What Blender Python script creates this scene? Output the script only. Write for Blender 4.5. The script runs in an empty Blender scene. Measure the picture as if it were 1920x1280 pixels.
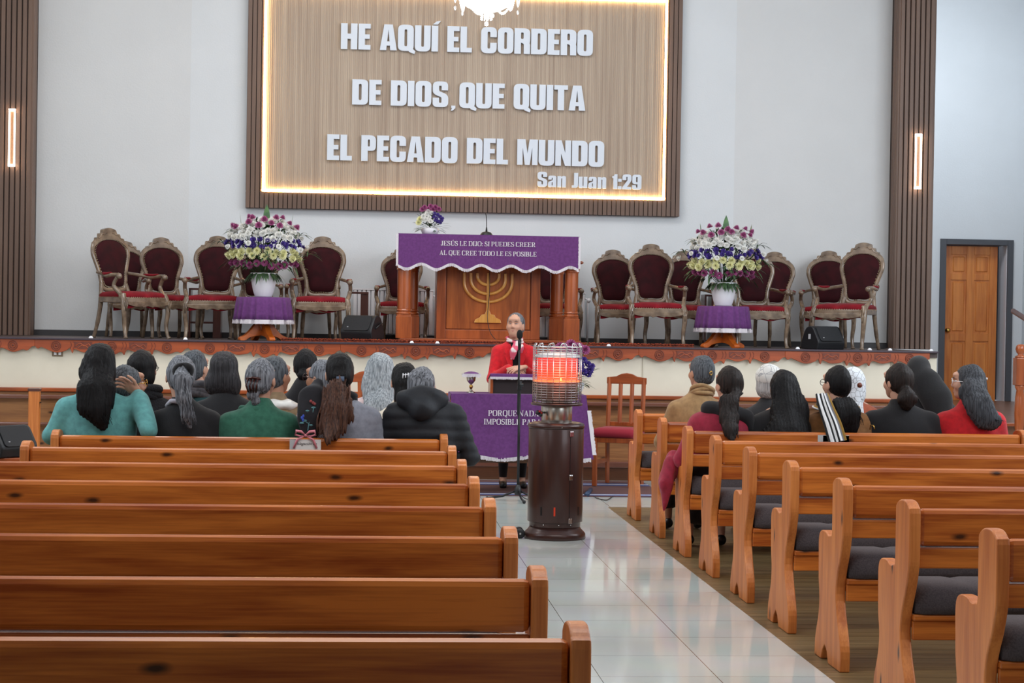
import bpy, math, random
import numpy as np
from math import sin, cos, pi, radians, sqrt, atan2
from mathutils import Vector, Matrix
random.seed(7)
SC = bpy.context.scene
COL = SC.collection
# ------------------------------------------------------------------ camera
H = 1.52; FP = 3590.3; YAW, PITCH, ROLL = 0.0792, -0.0118, 0.0165
_f = Vector((sin(YAW)*cos(PITCH), cos(YAW)*cos(PITCH), sin(PITCH)))
_r0 = Vector((cos(YAW), -sin(YAW), 0)); _u0 = _r0.cross(_f)
_r = _r0*cos(ROLL) + _u0*sin(ROLL); _u = -_r0*sin(ROLL) + _u0*cos(ROLL)
cam = bpy.data.cameras.new('camera'); camo = bpy.data.objects.new('camera', cam); COL.objects.link(camo)
cam.sensor_width = 36; cam.lens = FP*36/1920; cam.clip_end = 100
camo.matrix_world = Matrix(((_r.x, _u.x, -_f.x, 0), (_r.y, _u.y, -_f.y, 0), (_r.z, _u.z, -_f.z, H), (0, 0, 0, 1)))
SC.camera = camo
def at(x, y, Y):
    """the point of the place seen at (x, y) that lies at depth Y"""
    d = _f + _r*((x-960)/FP) - _u*((y-640)/FP)
    return Vector((0, 0, H)) + d*(Y/d.y)
# ------------------------------------------------------------------ world and light
w = bpy.data.worlds.new('world'); SC.world = w; w.use_nodes = True
w.node_tree.nodes['Background'].inputs[0].default_value = (.80, .88, 1, 1)
w.node_tree.nodes['Background'].inputs[1].default_value = .35
SC.view_settings.view_transform = 'Standard'; SC.view_settings.look = 'None'
SC.view_settings.exposure = 0.16; SC.view_settings.gamma = 1; SC.view_settings.use_curve_mapping = False
def area(name, loc, target, sx, sy, power, col):
    l = bpy.data.lights.new(name, 'AREA'); l.shape = 'RECTANGLE'; l.size = sx; l.size_y = sy; l.energy = power; l.color = col
    o = bpy.data.objects.new(name, l); COL.objects.link(o); o.location = loc
    o.rotation_euler = (Vector(target)-Vector(loc)).to_track_quat('-Z', 'Y').to_euler()
    return o
area('window_daylight', (-4.7, 12.5, 3.9), (1.5, 14.5, 1.0), 5.5, 2.4, 190, (.86, .93, 1))
area('window_daylight', (7.2, 13.0, 3.9), (-2.5, 18.0, 1.8), 5.5, 2.4, 270, (.86, .93, 1))
area('window_daylight', (-4.7, 4.0, 3.9), (1.0, 6.0, 0.5), 5.0, 2.2, 70, (.86, .93, 1))
area('window_daylight', (7.2, 4.5, 3.9), (-2.5, 18.0, 1.5), 5.0, 2.2, 150, (.86, .93, 1))
area('ceiling_fill', (-0.4, 16.0, 6.1), (-0.6, 17.4, 0), 6.0, 2.5, 200, (1, .98, .96))  # unseen fill under the ceiling, shifted left to lift the left wall
area('ceiling_fill', (1.1, 7.0, 6.1), (1.1, 7.0, 0), 6.0, 3.0, 215, (1, .98, .95))  # unseen rear fill, added to brighten the near pews
area('corridor_fill', (6.5, 21.3, 5.2), (7.0, 23.5, 2.2), .8, .8, 42, (.86, .93, 1))  # unseen fill lamp, added to brighten the wall around the door
# ------------------------------------------------------------------ materials
def lin(c):
    return tuple(((v/255)/12.92 if v/255 <= .04045 else ((v/255+.055)/1.055)**2.4) for v in c[:3]) + (1,)
_M = {}
def mat(name, col, rough=.5, metal=0, bump=0, bscale=200, col2=None, nscale=5, spec=.5, coat=0, sheen=0, emit=None, estr=0, trans=0, stretch=(1, 1, 1), rnd=False):
    if name in _M: return _M[name]
    m = bpy.data.materials.new(name); m.use_nodes = True; nt = m.node_tree; b = nt.nodes['Principled BSDF']
    b.inputs['Base Color'].default_value = lin(col); b.inputs['Roughness'].default_value = rough; b.inputs['Metallic'].default_value = metal
    b.inputs['Specular IOR Level'].default_value = spec; b.inputs['Coat Weight'].default_value = coat; b.inputs['Coat Roughness'].default_value = .12
    b.inputs['Sheen Weight'].default_value = sheen; b.inputs['Transmission Weight'].default_value = trans
    if emit: b.inputs['Emission Color'].default_value = lin(emit); b.inputs['Emission Strength'].default_value = estr
    if col2 or bump:
        tc = nt.nodes.new('ShaderNodeTexCoord'); mp = nt.nodes.new('ShaderNodeMapping'); nt.links.new(tc.outputs['Object'], mp.inputs['Vector'])
        mp.inputs['Scale'].default_value = stretch
        if rnd:
            oi = nt.nodes.new('ShaderNodeObjectInfo'); mu = nt.nodes.new('ShaderNodeMath'); mu.operation = 'MULTIPLY'; mu.inputs[1].default_value = 37
            nt.links.new(oi.outputs['Random'], mu.inputs[0]); nt.links.new(mu.outputs[0], mp.inputs['Location'])
    if col2:
        n = nt.nodes.new('ShaderNodeTexNoise'); n.inputs['Scale'].default_value = nscale; n.inputs['Detail'].default_value = 4
        nt.links.new(mp.outputs[0], n.inputs['Vector']); r = nt.nodes.new('ShaderNodeValToRGB')
        r.color_ramp.elements[0].position = .35; r.color_ramp.elements[1].position = .65
        r.color_ramp.elements[0].color = lin(col); r.color_ramp.elements[1].color = lin(col2)
        nt.links.new(n.outputs['Fac'], r.inputs[0]); nt.links.new(r.outputs[0], b.inputs['Base Color'])
    if bump:
        n = nt.nodes.new('ShaderNodeTexNoise'); n.inputs['Scale'].default_value = bscale; nt.links.new(mp.outputs[0], n.inputs['Vector'])
        bp = nt.nodes.new('ShaderNodeBump'); bp.inputs['Strength'].default_value = bump; bp.inputs['Distance'].default_value = .01
        nt.links.new(n.outputs['Fac'], bp.inputs['Height']); nt.links.new(bp.outputs[0], b.inputs['Normal'])
    _M[name] = m; return m
def wood(name, dark, light, axis='x', rough=.28, coat=.25, knots=True, fine=1.0, knot=(60, 28, 10)):
    if name in _M: return _M[name]
    m = bpy.data.materials.new(name); m.use_nodes = True; nt = m.node_tree; b = nt.nodes['Principled BSDF']; N = nt.nodes.new; L = nt.links.new
    b.inputs['Roughness'].default_value = rough; b.inputs['Coat Weight'].default_value = coat; b.inputs['Coat Roughness'].default_value = .15
    tc = N('ShaderNodeTexCoord'); oi = N('ShaderNodeObjectInfo'); mu = N('ShaderNodeMath'); mu.operation = 'MULTIPLY'; mu.inputs[1].default_value = 53
    L(oi.outputs['Random'], mu.inputs[0]); add = N('ShaderNodeVectorMath'); add.operation = 'ADD'; L(tc.outputs['Object'], add.inputs[0]); L(mu.outputs[0], add.inputs[1])
    def mapped(a, c):
        mp = N('ShaderNodeMapping'); mp.inputs['Scale'].default_value = {'x': (a, c, c), 'y': (c, a, c), 'z': (c, c, a)}[axis]; L(add.outputs[0], mp.inputs['Vector']); return mp
    m1 = mapped(.9*fine, 9*fine); n1 = N('ShaderNodeTexNoise'); n1.inputs['Scale'].default_value = 1.6; n1.inputs['Detail'].default_value = 6; n1.inputs['Distortion'].default_value = .6; L(m1.outputs[0], n1.inputs['Vector'])
    m2 = mapped(4*fine, 120*fine); n2 = N('ShaderNodeTexNoise'); n2.inputs['Scale'].default_value = 1.2; n2.inputs['Detail'].default_value = 3; L(m2.outputs[0], n2.inputs['Vector'])
    mix = N('ShaderNodeMath'); mix.operation = 'MULTIPLY_ADD'; mix.inputs[1].default_value = .3; L(n2.outputs['Fac'], mix.inputs[0])
    s = N('ShaderNodeMath'); s.operation = 'MULTIPLY'; s.inputs[1].default_value = .7; L(n1.outputs['Fac'], s.inputs[0]); L(s.outputs[0], mix.inputs[2])
    r = N('ShaderNodeValToRGB'); r.color_ramp.elements[0].position = .36; r.color_ramp.elements[1].position = .62
    r.color_ramp.elements[0].color = lin(dark); r.color_ramp.elements[1].color = lin(light); L(mix.outputs[0], r.inputs[0]); out = r.outputs[0]
    if knots:
        sp3 = N('ShaderNodeSeparateXYZ'); L(add.outputs[0], sp3.inputs[0]); cb3 = N('ShaderNodeCombineXYZ'); L(sp3.outputs['X' if axis == 'x' else 'Z'], cb3.inputs[0]); L(sp3.outputs['Z' if axis == 'x' else 'Y'], cb3.inputs[1])
        m3 = N('ShaderNodeMapping'); m3.inputs['Scale'].default_value = (1.5, 3.6, 1); L(cb3.outputs[0], m3.inputs['Vector'])
        nd = N('ShaderNodeTexNoise'); nd.inputs['Scale'].default_value = 9; L(cb3.outputs[0], nd.inputs['Vector']); va = N('ShaderNodeVectorMath'); va.operation = 'MULTIPLY_ADD'; L(nd.outputs['Color'], va.inputs[0]); va.inputs[1].default_value = (.05, .05, 0); L(m3.outputs[0], va.inputs[2])
        v = N('ShaderNodeTexVoronoi'); v.voronoi_dimensions = '2D'; v.inputs['Scale'].default_value = 1.0; L(va.outputs[0], v.inputs['Vector'])
        k = N('ShaderNodeValToRGB'); k.color_ramp.elements[0].position = .018; k.color_ramp.elements[1].position = .062
        k.color_ramp.elements[0].color = (1, 1, 1, 1); k.color_ramp.elements[1].color = (0, 0, 0, 1); L(v.outputs['Distance'], k.inputs[0])
        mx = N('ShaderNodeMix'); mx.data_type = 'RGBA'; L(k.outputs[0], mx.inputs['Factor']); L(out, mx.inputs[6]); mx.inputs[7].default_value = lin(knot); out = mx.outputs[2]
    L(out, b.inputs['Base Color'])
    bp = N('ShaderNodeBump'); bp.inputs['Strength'].default_value = .08; bp.inputs['Distance'].default_value = .005; L(mix.outputs[0], bp.inputs['Height']); L(bp.outputs[0], b.inputs['Normal'])
    _M[name] = m; return m
PD, PL = (150, 68, 20), (212, 122, 48)
PEW = wood('pine_varnish', PD, PL, 'x', rough=.32, coat=.18); PEWE = wood('pine_varnish_upright', (178, 96, 40), (212, 130, 64), 'z', rough=.42, coat=.06)
RED = wood('red_varnished_wood', (126, 58, 26), (170, 84, 38), 'x', knots=False); REDZ = wood('red_varnished_wood_upright', (130, 62, 28), (172, 88, 42), 'z', knots=False)
WAIN = wood('wainscot_wood', (124, 78, 44), (172, 118, 70), 'x', rough=.4, coat=.1)
DOORW = wood('door_wood', (188, 104, 42), (220, 138, 66), 'z', knots=False, coat=.15)
CARVED = wood('carved_red_wood', (132, 58, 30), (168, 80, 42), 'x', knots=False, rough=.4, coat=.1)
CARVEDD = mat('carved_recess', (104, 48, 34), .5, col2=(124, 62, 44), nscale=30)
BROWNW = mat('brown_slat', (98, 76, 64), .5, col2=(112, 88, 74), nscale=6, stretch=(1, 1, .15), bump=.05)
GROOVE = mat('groove_dark', (52, 38, 32), .7)
PLASTER = mat('white_plaster', (212, 214, 215), .85, col2=(209, 211, 212), nscale=2, bump=.12, bscale=60)
PLASTERC = mat('white_plaster_lit', (216, 220, 223), .85, col2=(213, 217, 220), nscale=2, bump=.12, bscale=60)  # same plaster; stronger, bluer light on these walls is put into its colour
CREAM = mat('cream_panel', (222, 214, 196), .6, col2=(216, 208, 190), nscale=3)
DARKT = mat('dark_trim', (52, 50, 52), .5)
GREYT = mat('grey_door_frame', (72, 74, 80), .5)
GOLDEN = wood('golden_wood', (196, 132, 54), (222, 164, 84), 'z', knots=False)
PURPLE = mat('purple_cloth', (88, 39, 100), .85, col2=(100, 48, 112), nscale=40, bump=.2, bscale=500, sheen=.1)
WHITEF = mat('white_fringe', (226, 220, 226), .8, bump=.5, bscale=300)
WHITE = mat('white_paint', (232, 232, 236), .4)
LETTER = mat('white_letter', (214, 222, 232), .45)
BLACKP = mat('black_plastic', (22, 24, 28), .45, bump=.05, bscale=300)
BLACKM = mat('black_metal', (26, 26, 28), .4, metal=.3)
CHROME = mat('chrome', (205, 205, 205), .18, metal=1)
STEEL = mat('steel', (190, 186, 178), .25, metal=1)
GOLDM = mat('gold_metal', (212, 170, 90), .25, metal=1)
BRONZE = mat('bronze_enamel', (60, 36, 32), .32, metal=.25, bump=.05, bscale=400, coat=.2)
CHAIRW = mat('carved_chair_wood', (98, 81, 66), .22, col2=(134, 114, 94), nscale=14, coat=.5, bump=.1, bscale=40)
VELVET = mat('dark_red_velvet', (40, 6, 12), .8, col2=(54, 8, 16), nscale=12, sheen=.03, spec=.2)
VELVETR = mat('red_velvet', (104, 8, 22), .8, col2=(126, 12, 28), nscale=12, sheen=.05, spec=.2)
STUD = mat('pale_nail', (176, 158, 130), .35, metal=.4)
CUSH = mat('dark_grey_cushion', (62, 54, 58), .9, col2=(78, 70, 72), nscale=160, bump=.15, bscale=300)
SKIN = mat('skin', (206, 160, 136), .5, col2=(196, 146, 122), nscale=8)
SKIN2 = mat('skin_tan', (186, 136, 108), .5, col2=(172, 122, 96), nscale=8)
GREEN = mat('leaf_green', (58, 92, 56), .5, col2=(80, 118, 66), nscale=20)
GREEN2 = mat('dark_foliage', (34, 60, 36), .6, col2=(58, 86, 48), nscale=20)
LED = mat('warm_led', (255, 236, 190), .5, emit=(255, 206, 130), estr=26)
LEDW = mat('white_led', (255, 240, 220), .5, emit=(255, 236, 214), estr=7)
GLASSY = mat('crystal_glass', (240, 244, 248), .05, trans=.85)
GLOBE = mat('lamp_globe', (255, 250, 240), .5, emit=(255, 248, 232), estr=6)
def hairm(name, c1, c2):
    return mat('hair_'+name, c1, .5, col2=c2, nscale=1.0, stretch=(150, 150, 3), bump=.5, bscale=1.4, spec=.2)
def cloth(name, c, c2=None, bs=350, bump=.25):
    return mat('cloth_'+name, c, .9, col2=c2 or tuple(min(255, int(v*1.12)+3) for v in c), nscale=30, bump=bump, bscale=bs, sheen=.15)
# ------------------------------------------------------------------ object helpers
def tag(o, label=None, cat=None, group=None, kind=None):
    if label: o['label'] = label
    if cat: o['category'] = cat
    if group: o['group'] = group
    if kind: o['kind'] = kind
    return o
def thing(name, label, cat, loc=(0, 0, 0), rz=0, group=None, scale=1):
    o = bpy.data.objects.new(name, None); COL.objects.link(o); o.location = loc; o.rotation_euler = (0, 0, rz); o.scale = (scale,)*3
    o.empty_display_size = .1
    return tag(o, label, cat, group)
def link(name, me, m, parent=None, smooth=False, bevel=0, seg=2, ang=35):
    if m: me.materials.append(m)
    if smooth: me.polygons.foreach_set('use_smooth', [True]*len(me.polygons))
    o = bpy.data.objects.new(name, me); COL.objects.link(o)
    if parent: o.parent = parent
    if bevel:
        b = o.modifiers.new('bevel', 'BEVEL'); b.width = bevel; b.segments = seg; b.limit_method = 'ANGLE'; b.angle_limit = radians(ang)
        b.harden_normals = False
    return o
class MB:
    def __init__(s): s.v = []; s.f = []
    def add(s, v, f):
        n = len(s.v); s.v += [tuple(p) for p in v]; s.f += [tuple(i+n for i in q) for q in f]; return s
    def box(s, x0, y0, z0, x1, y1, z1):
        return s.add([(x, y, z) for x in (x0, x1) for y in (y0, y1) for z in (z0, z1)], [(0, 1, 3, 2), (4, 6, 7, 5), (0, 4, 5, 1), (2, 3, 7, 6), (0, 2, 6, 4), (1, 5, 7, 3)])
    def loft(s, rings, caps=True, closed=False):
        n = len(rings[0]); v = [p for r in rings for p in r]; f = []; R = len(rings)
        for i in range(R if closed else R-1):
            a = i*n; b = ((i+1) % R)*n
            for j in range(n):
                k = (j+1) % n; f.append((a+j, a+k, b+k, b+j))
        if caps and not closed: f.append(tuple(range(n))[::-1]); f.append(tuple(range((R-1)*n, R*n)))
        return s.add(v, f)
    def lathe(s, prof, n=24, cx=0, cy=0, z0=0, fn=None):
        rings = []
        for r, z in prof:
            rings.append([(cx+(r*(fn(a, z) if fn else 1))*cos(a), cy+(r*(fn(a, z) if fn else 1))*sin(a), z0+z) for a in [2*pi*i/n for i in range(n)]])
        return s.loft(rings)
    def tube(s, path, rad, n=8, closed=False, sx=1, caps=True, up=None):
        P = [Vector(p) for p in path]; K = len(P); rad = rad if isinstance(rad, (list, tuple)) else [rad]*K; rings = []; prev = None
        for i, p in enumerate(P):
            if closed: t = P[(i+1) % K]-P[i-1]
            else: t = P[min(i+1, K-1)]-P[max(i-1, 0)]
            t = t.normalized() if t.length > 1e-9 else Vector((0, 0, 1))
            if up is not None: u = Vector(up) - t*Vector(up).dot(t)
            elif prev is None:
                u = Vector((0, 0, 1)) if abs(t.z) < .9 else Vector((1, 0, 0)); u = u - t*u.dot(t)
            else: u = prev - t*prev.dot(t)
            u = u.normalized(); prev = u; w_ = t.cross(u); r = rad[i]
            rings.append([p + u*(cos(a)*r*sx) + w_*(sin(a)*r) for a in [2*pi*k/n for k in range(n)]])
        return s.loft(rings, caps, closed)
    def prism(s, pts, plane, a, b):
        n = len(pts)
        def P(p, d): return {'xz': (p[0], d, p[1]), 'yz': (d, p[0], p[1]), 'xy': (p[0], p[1], d)}[plane]
        return s.add([P(p, a) for p in pts]+[P(p, b) for p in pts], [tuple(range(n)), tuple(range(2*n-1, n-1, -1))]+[(i, i+n, (i+1) % n+n, (i+1) % n) for i in range(n)])
    def ball(s, c, r, n=10, m=7, sc=(1, 1, 1)):
        rings = [[(c[0]+r*sc[0]*sin(pi*(j+.02)/(m+.04))*cos(2*pi*i/n), c[1]+r*sc[1]*sin(pi*(j+.02)/(m+.04))*sin(2*pi*i/n), c[2]+r*sc[2]*cos(pi*(j+.02)/(m+.04))) for i in range(n)] for j in range(m+1)]
        return s.loft(rings)
    def xf(s, M):
        s.v = [tuple(M @ Vector(p)) for p in s.v]; return s
    def build(s, name, m, parent=None, smooth=False, bevel=0, seg=2, ang=35, fix=True):
        me = bpy.data.meshes.new(name); me.from_pydata(s.v, [], s.f); me.update()
        if fix:
            import bmesh
            b = bmesh.new(); b.from_mesh(me); bmesh.ops.recalc_face_normals(b, faces=b.faces); b.to_mesh(me); b.free()
        return link(name, me, m, parent, smooth, bevel, seg, ang)
def struct(o): o['kind'] = 'structure'; return o
def copy_tree(o, parent=None):
    c = o.copy(); COL.objects.link(c); c.parent = parent
    for ch in o.children: copy_tree(ch, c)
    return c
def rot(a, ax='Z'): return Matrix.Rotation(a, 4, ax)
def tr(x, y, z): return Matrix.Translation((x, y, z))
def spline(pts, n=8, closed=False):
    P = [Vector(p) for p in pts]; K = len(P); out = []
    for i in range(K if closed else K-1):
        g = (lambda k: P[k % K]) if closed else (lambda k: P[max(0, min(K-1, k))])
        a, b, c, d = g(i-1), g(i), g(i+1), g(i+2)
        for j in range(n):
            t = j/n; out.append(.5*((2*b)+(c-a)*t+(2*a-5*b+4*c-d)*t*t+(3*b-a-3*c+d)*t**3))
    if not closed: out.append(P[-1])
    return out
# ------------------------------------------------------------------ implicit surfaces (people, hair, clothes)
def sdf_mesh(prims, h, disp=None, pad=.03):
    """prims: ('c',a,b,ra,rb,k[,scale3]) tapered capsule, ('e',centre,radii,k[,matrix]) ellipsoid, ('-e',...) carve, ('cut',point,normal,k)"""
    lo = np.full(3, 1e9); hi = -lo
    for p in prims:
        if p[0] == 'c':
            R_ = max(p[3], p[4])*max(p[6] if len(p) > 6 else (1,))
            for q in (p[1], p[2]): lo = np.minimum(lo, np.array(q)-R_); hi = np.maximum(hi, np.array(q)+R_)
        elif p[0] == 'e':
            R_ = max(p[2]) if len(p) > 4 else np.array(p[2]); lo = np.minimum(lo, np.array(p[1])-R_); hi = np.maximum(hi, np.array(p[1])+R_)
    lo -= pad; hi += pad
    n = np.ceil((hi-lo)/h).astype(int)+1
    ax = [(lo[i]+h*np.arange(n[i])).astype(np.float32) for i in range(3)]
    F = np.full(n, .25, np.float32)
    def sub(c0, c1):
        s = [slice(max(0, int((c0[i]-lo[i])/h)), min(n[i], int((c1[i]-lo[i])/h)+2)) for i in range(3)]
        return tuple(s), ax[0][s[0]][:, None, None], ax[1][s[1]][None, :, None], ax[2][s[2]][None, None, :]
    for p in prims:
        if p[0] == 'c':
            a = np.array(p[1], float); b = np.array(p[2], float); ra, rb, k = p[3:6]; sc = np.array(p[6] if len(p) > 6 else (1, 1, 1), float)
            m_ = max(ra, rb)*sc.max()+k+.03
            S, X, Y, Z = sub(np.minimum(a, b)-m_, np.maximum(a, b)+m_)
            ba = (b-a)/sc; l2 = float(ba@ba)+1e-9
            px, py, pz = (X-a[0])/sc[0], (Y-a[1])/sc[1], (Z-a[2])/sc[2]
            t = np.clip((px*ba[0]+py*ba[1]+pz*ba[2])/l2, 0, 1)
            d = np.sqrt((px-t*ba[0])**2+(py-t*ba[1])**2+(pz-t*ba[2])**2)-(ra+(rb-ra)*t); d = d*sc.min()
        elif p[0] in ('e', '-e'):
            c = np.array(p[1], float); r = np.array(p[2], float); k = p[3]; m_ = r.max()+k+.03
            S, X, Y, Z = sub(c-m_, c+m_); x, y, z = X-c[0], Y-c[1], Z-c[2]
            if len(p) > 4:
                M = np.array(p[4])[:3, :3].T; x, y, z = M[0, 0]*x+M[0, 1]*y+M[0, 2]*z, M[1, 0]*x+M[1, 1]*y+M[1, 2]*z, M[2, 0]*x+M[2, 1]*y+M[2, 2]*z
            k0 = np.sqrt((x/r[0])**2+(y/r[1])**2+(z/r[2])**2); k1 = np.sqrt((x/r[0]**2)**2+(y/r[1]**2)**2+(z/r[2]**2)**2)+1e-6
            d = k0*(k0-1)/k1
        else:
            S = (slice(None),)*3; X, Y, Z = ax[0][:, None, None], ax[1][None, :, None], ax[2][None, None, :]; k = p[3]
            d = (X-p[1][0])*p[2][0]+(Y-p[1][1])*p[2][1]+(Z-p[1][2])*p[2][2]
        f = F[S]
        if p[0] in ('-e', 'cut'):
            g = -d; hh = np.maximum(k-np.abs(f-g), 0)/max(k, 1e-6); F[S] = np.maximum(f, g)+hh*hh*k*.25
        else:
            hh = np.maximum(k-np.abs(f-d), 0)/max(k, 1e-6); F[S] = np.minimum(f, d)-hh*hh*k*.25
    if disp is not None: F = F + disp(ax[0][:, None, None], ax[1][None, :, None], ax[2][None, None, :]).astype(np.float32)
    for i in range(3):
        for e in (0, -1):
            s = [slice(None)]*3; s[i] = e; F[tuple(s)] = np.maximum(F[tuple(s)], .01)
    G = np.meshgrid(*[np.arange(k_) for k_ in n], indexing='ij', sparse=True)
    cs = tuple(n-1); N = np.zeros(cs, np.float32); P = np.zeros(cs+(3,), np.float32); ins = F < 0; cross = []
    for a in range(3):
        s0 = [slice(None)]*3; s1 = [slice(None)]*3; s0[a] = slice(0, -1); s1[a] = slice(1, None); s0 = tuple(s0); s1 = tuple(s1)
        C = ins[s0] != ins[s1]; T = np.where(C, F[s0]/np.where(C, F[s0]-F[s1], 1), 0)
        cross.append((C, ins[s0])); o = [b for b in range(3) if b != a]; Cf = C.astype(np.float32)
        for da in (0, 1):
            for db in (0, 1):
                s = [slice(None)]*3; s[o[0]] = slice(da, None if da else -1); s[o[1]] = slice(db, None if db else -1); s = tuple(s)
                N += Cf[s]; P[..., a] += T[s]; P[..., o[0]] += Cf[s]*da; P[..., o[1]] += Cf[s]*db
    act = N > 0; idx = np.full(cs, -1, np.int64); idx[act] = np.arange(act.sum())
    ijk = np.argwhere(act); V = (ijk+P[act]/N[act][:, None])*h+lo
    quads = []
    for a in range(3):
        C, I0 = cross[a]; o = [b for b in range(3) if b != a]
        s = [slice(None)]*3; s[o[0]] = slice(1, -1); s[o[1]] = slice(1, -1); e = np.argwhere(C[tuple(s)]); e[:, o[0]] += 1; e[:, o[1]] += 1
        if not len(e): continue
        def g(d0, d1):
            q = e.copy(); q[:, o[0]] += d0; q[:, o[1]] += d1; return idx[q[:, 0], q[:, 1], q[:, 2]]
        Q = np.stack([g(-1, -1), g(0, -1), g(0, 0), g(-1, 0)], 1); fl = I0[e[:, 0], e[:, 1], e[:, 2]]
        if a == 1: fl = ~fl
        Q[~fl] = Q[~fl][:, ::-1]; quads.append(Q)
    Q = np.concatenate(quads); Q = Q[(Q >= 0).all(1)]
    me = bpy.data.meshes.new('m'); me.vertices.add(len(V)); me.vertices.foreach_set('co', V.astype(np.float32).ravel())
    me.loops.add(Q.size); me.loops.foreach_set('vertex_index', Q.ravel().astype(np.int32)); me.polygons.add(len(Q))
    me.polygons.foreach_set('loop_start', np.arange(0, Q.size, 4, dtype=np.int32)); me.polygons.foreach_set('loop_total', np.full(len(Q), 4, np.int32))
    me.update(calc_edges=True); me.validate()
    return me
def sdf_obj(name, prims, h, m, parent, disp=None, sm=3):
    me = sdf_mesh(prims, h, disp); me.name = name
    o = link(name, me, m, parent, smooth=True)
    if sm: s = o.modifiers.new('smooth', 'SMOOTH'); s.factor = .5; s.iterations = sm
    return o
def folds(seed, amp=.004, fr=18):
    r = random.Random(seed); W = [(r.uniform(-1, 1)*fr, r.uniform(-1, 1)*fr, r.uniform(-.5, .5)*fr, r.uniform(0, 6), r.uniform(.5, 1)) for _ in range(5)]
    def f(X, Y, Z):
        d = 0
        for a, b, c, p, q in W: d = d + q*np.sin(a*X+b*Y+c*Z+p+1.5*np.sin(7*Z+p)+1.2*np.sin(9*X))
        return amp*.6*d
    return f
# ================================================================== THE SETTING
def floor_tiles():
    m = bpy.data.materials.new('glossy_floor_tile'); m.use_nodes = True; nt = m.node_tree; b = nt.nodes['Principled BSDF']; N = nt.nodes.new; L = nt.links.new
    b.inputs['Roughness'].default_value = .07; b.inputs['Specular IOR Level'].default_value = .5
    tc = N('ShaderNodeTexCoord'); mp = N('ShaderNodeMapping'); mp.inputs['Location'].default_value = (-.027, .01, 0); L(tc.outputs['Object'], mp.inputs['Vector'])
    br = N('ShaderNodeTexBrick'); br.offset = 0; br.inputs['Scale'].default_value = 1; br.inputs['Brick Width'].default_value = .507; br.inputs['Row Height'].default_value = .507
    br.inputs['Mortar Size'].default_value = .002; br.inputs['Mortar Smooth'].default_value = .2
    br.inputs['Color1'].default_value = lin((204, 214, 212)); br.inputs['Color2'].default_value = lin((210, 219, 217)); br.inputs['Mortar'].default_value = lin((92, 92, 84)); L(mp.outputs[0], br.inputs['Vector'])
    n = N('ShaderNodeTexNoise'); n.inputs['Scale'].default_value = 3; n.inputs['Detail'].default_value = 5; L(tc.outputs['Object'], n.inputs['Vector'])
    mx = N('ShaderNodeMix'); mx.data_type = 'RGBA'; mx.blend_type = 'MULTIPLY'; mx.inputs['Factor'].default_value = .12; L(br.outputs['Color'], mx.inputs[6]); L(n.outputs['Color'], mx.inputs[7])
    L(mx.outputs[2], b.inputs['Base Color']); return m
FT = floor_tiles()
FWOOD = wood('floor_planks', (86, 70, 44), (122, 102, 68), 'x', knots=False, rough=.4, coat=.05, fine=1.3)
def plane(name, x0, y0, x1, y1, z, m):
    return struct(MB().box(x0, y0, z-.12, x1, y1, z).build(name, m))
plane('floor', .49, -3.2, 2.033, 15.48, 0, FT); plane('floor', -4.95, 15.48, 7.9, 18.4, 0, FT)
for nm, x0, x1 in (('left', -4.95, .49), ('right', 2.033, 7.9)):
    mb = MB(); y = -3.2
    while y < 15.4:
        y2 = min(y+.12, 15.48); mb.box(x0, y+.002, -.12, x1, y2-.002, 0); y += .12
    mb.box(x0, -3.2, -.12, x1, 15.48, -.004)
    struct(mb.build('floor', FWOOD))
ST = 1.268; SY = 18.3
struct(MB().box(-4.95, SY, ST-.06, 5.62, 20.62, ST).build('floor', mat('stage_floor', (70, 58, 58), .5, col2=(84, 68, 64), nscale=8)))
struct(MB().box(-4.95, SY+.02, .78, 5.62, SY+.12, ST-.06).build('wall_stage_front', CREAM))
lines = MB()
for x in np.arange(-4.6, 5.6, 1.22): lines.box(x, SY+.012, .8, x+.006, SY+.03, ST-.07)
struct(lines.build('trim_9', mat('panel_joint', (190, 182, 164), .6)))
# wooden wainscot with ledges under the cream panel
struct(MB().box(-4.95, SY-.0, 0, 5.62, SY+.2, .78).build('wall_stage_base', WAIN))
mb = MB(); mb.box(-4.95, SY-.035, .765, 5.62, SY+.02, .802); struct(mb.build('trim_1', RED, bevel=.008))
mb = MB(); mb.box(-4.95, SY-.10, .70, 5.62, SY, .738); struct(mb.build('trim_2', mat('ledge_wood', (112, 70, 56), .25, coat=.4), bevel=.01))
mb = MB(); mb.box(-4.95, SY-.09, .45, 5.62, SY, .478); mb.box(-4.95, SY-.26, .12, 5.62, SY, .178); struct(mb.build('trim_3', mat('ledge_wood', (112, 70, 56)), bevel=.01))
struct(MB().box(-4.95, SY-.25, 0, 5.62, SY, .12).build('trim_4', wood('step_dark', (70, 42, 28), (92, 56, 36), 'x', knots=False)))
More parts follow.
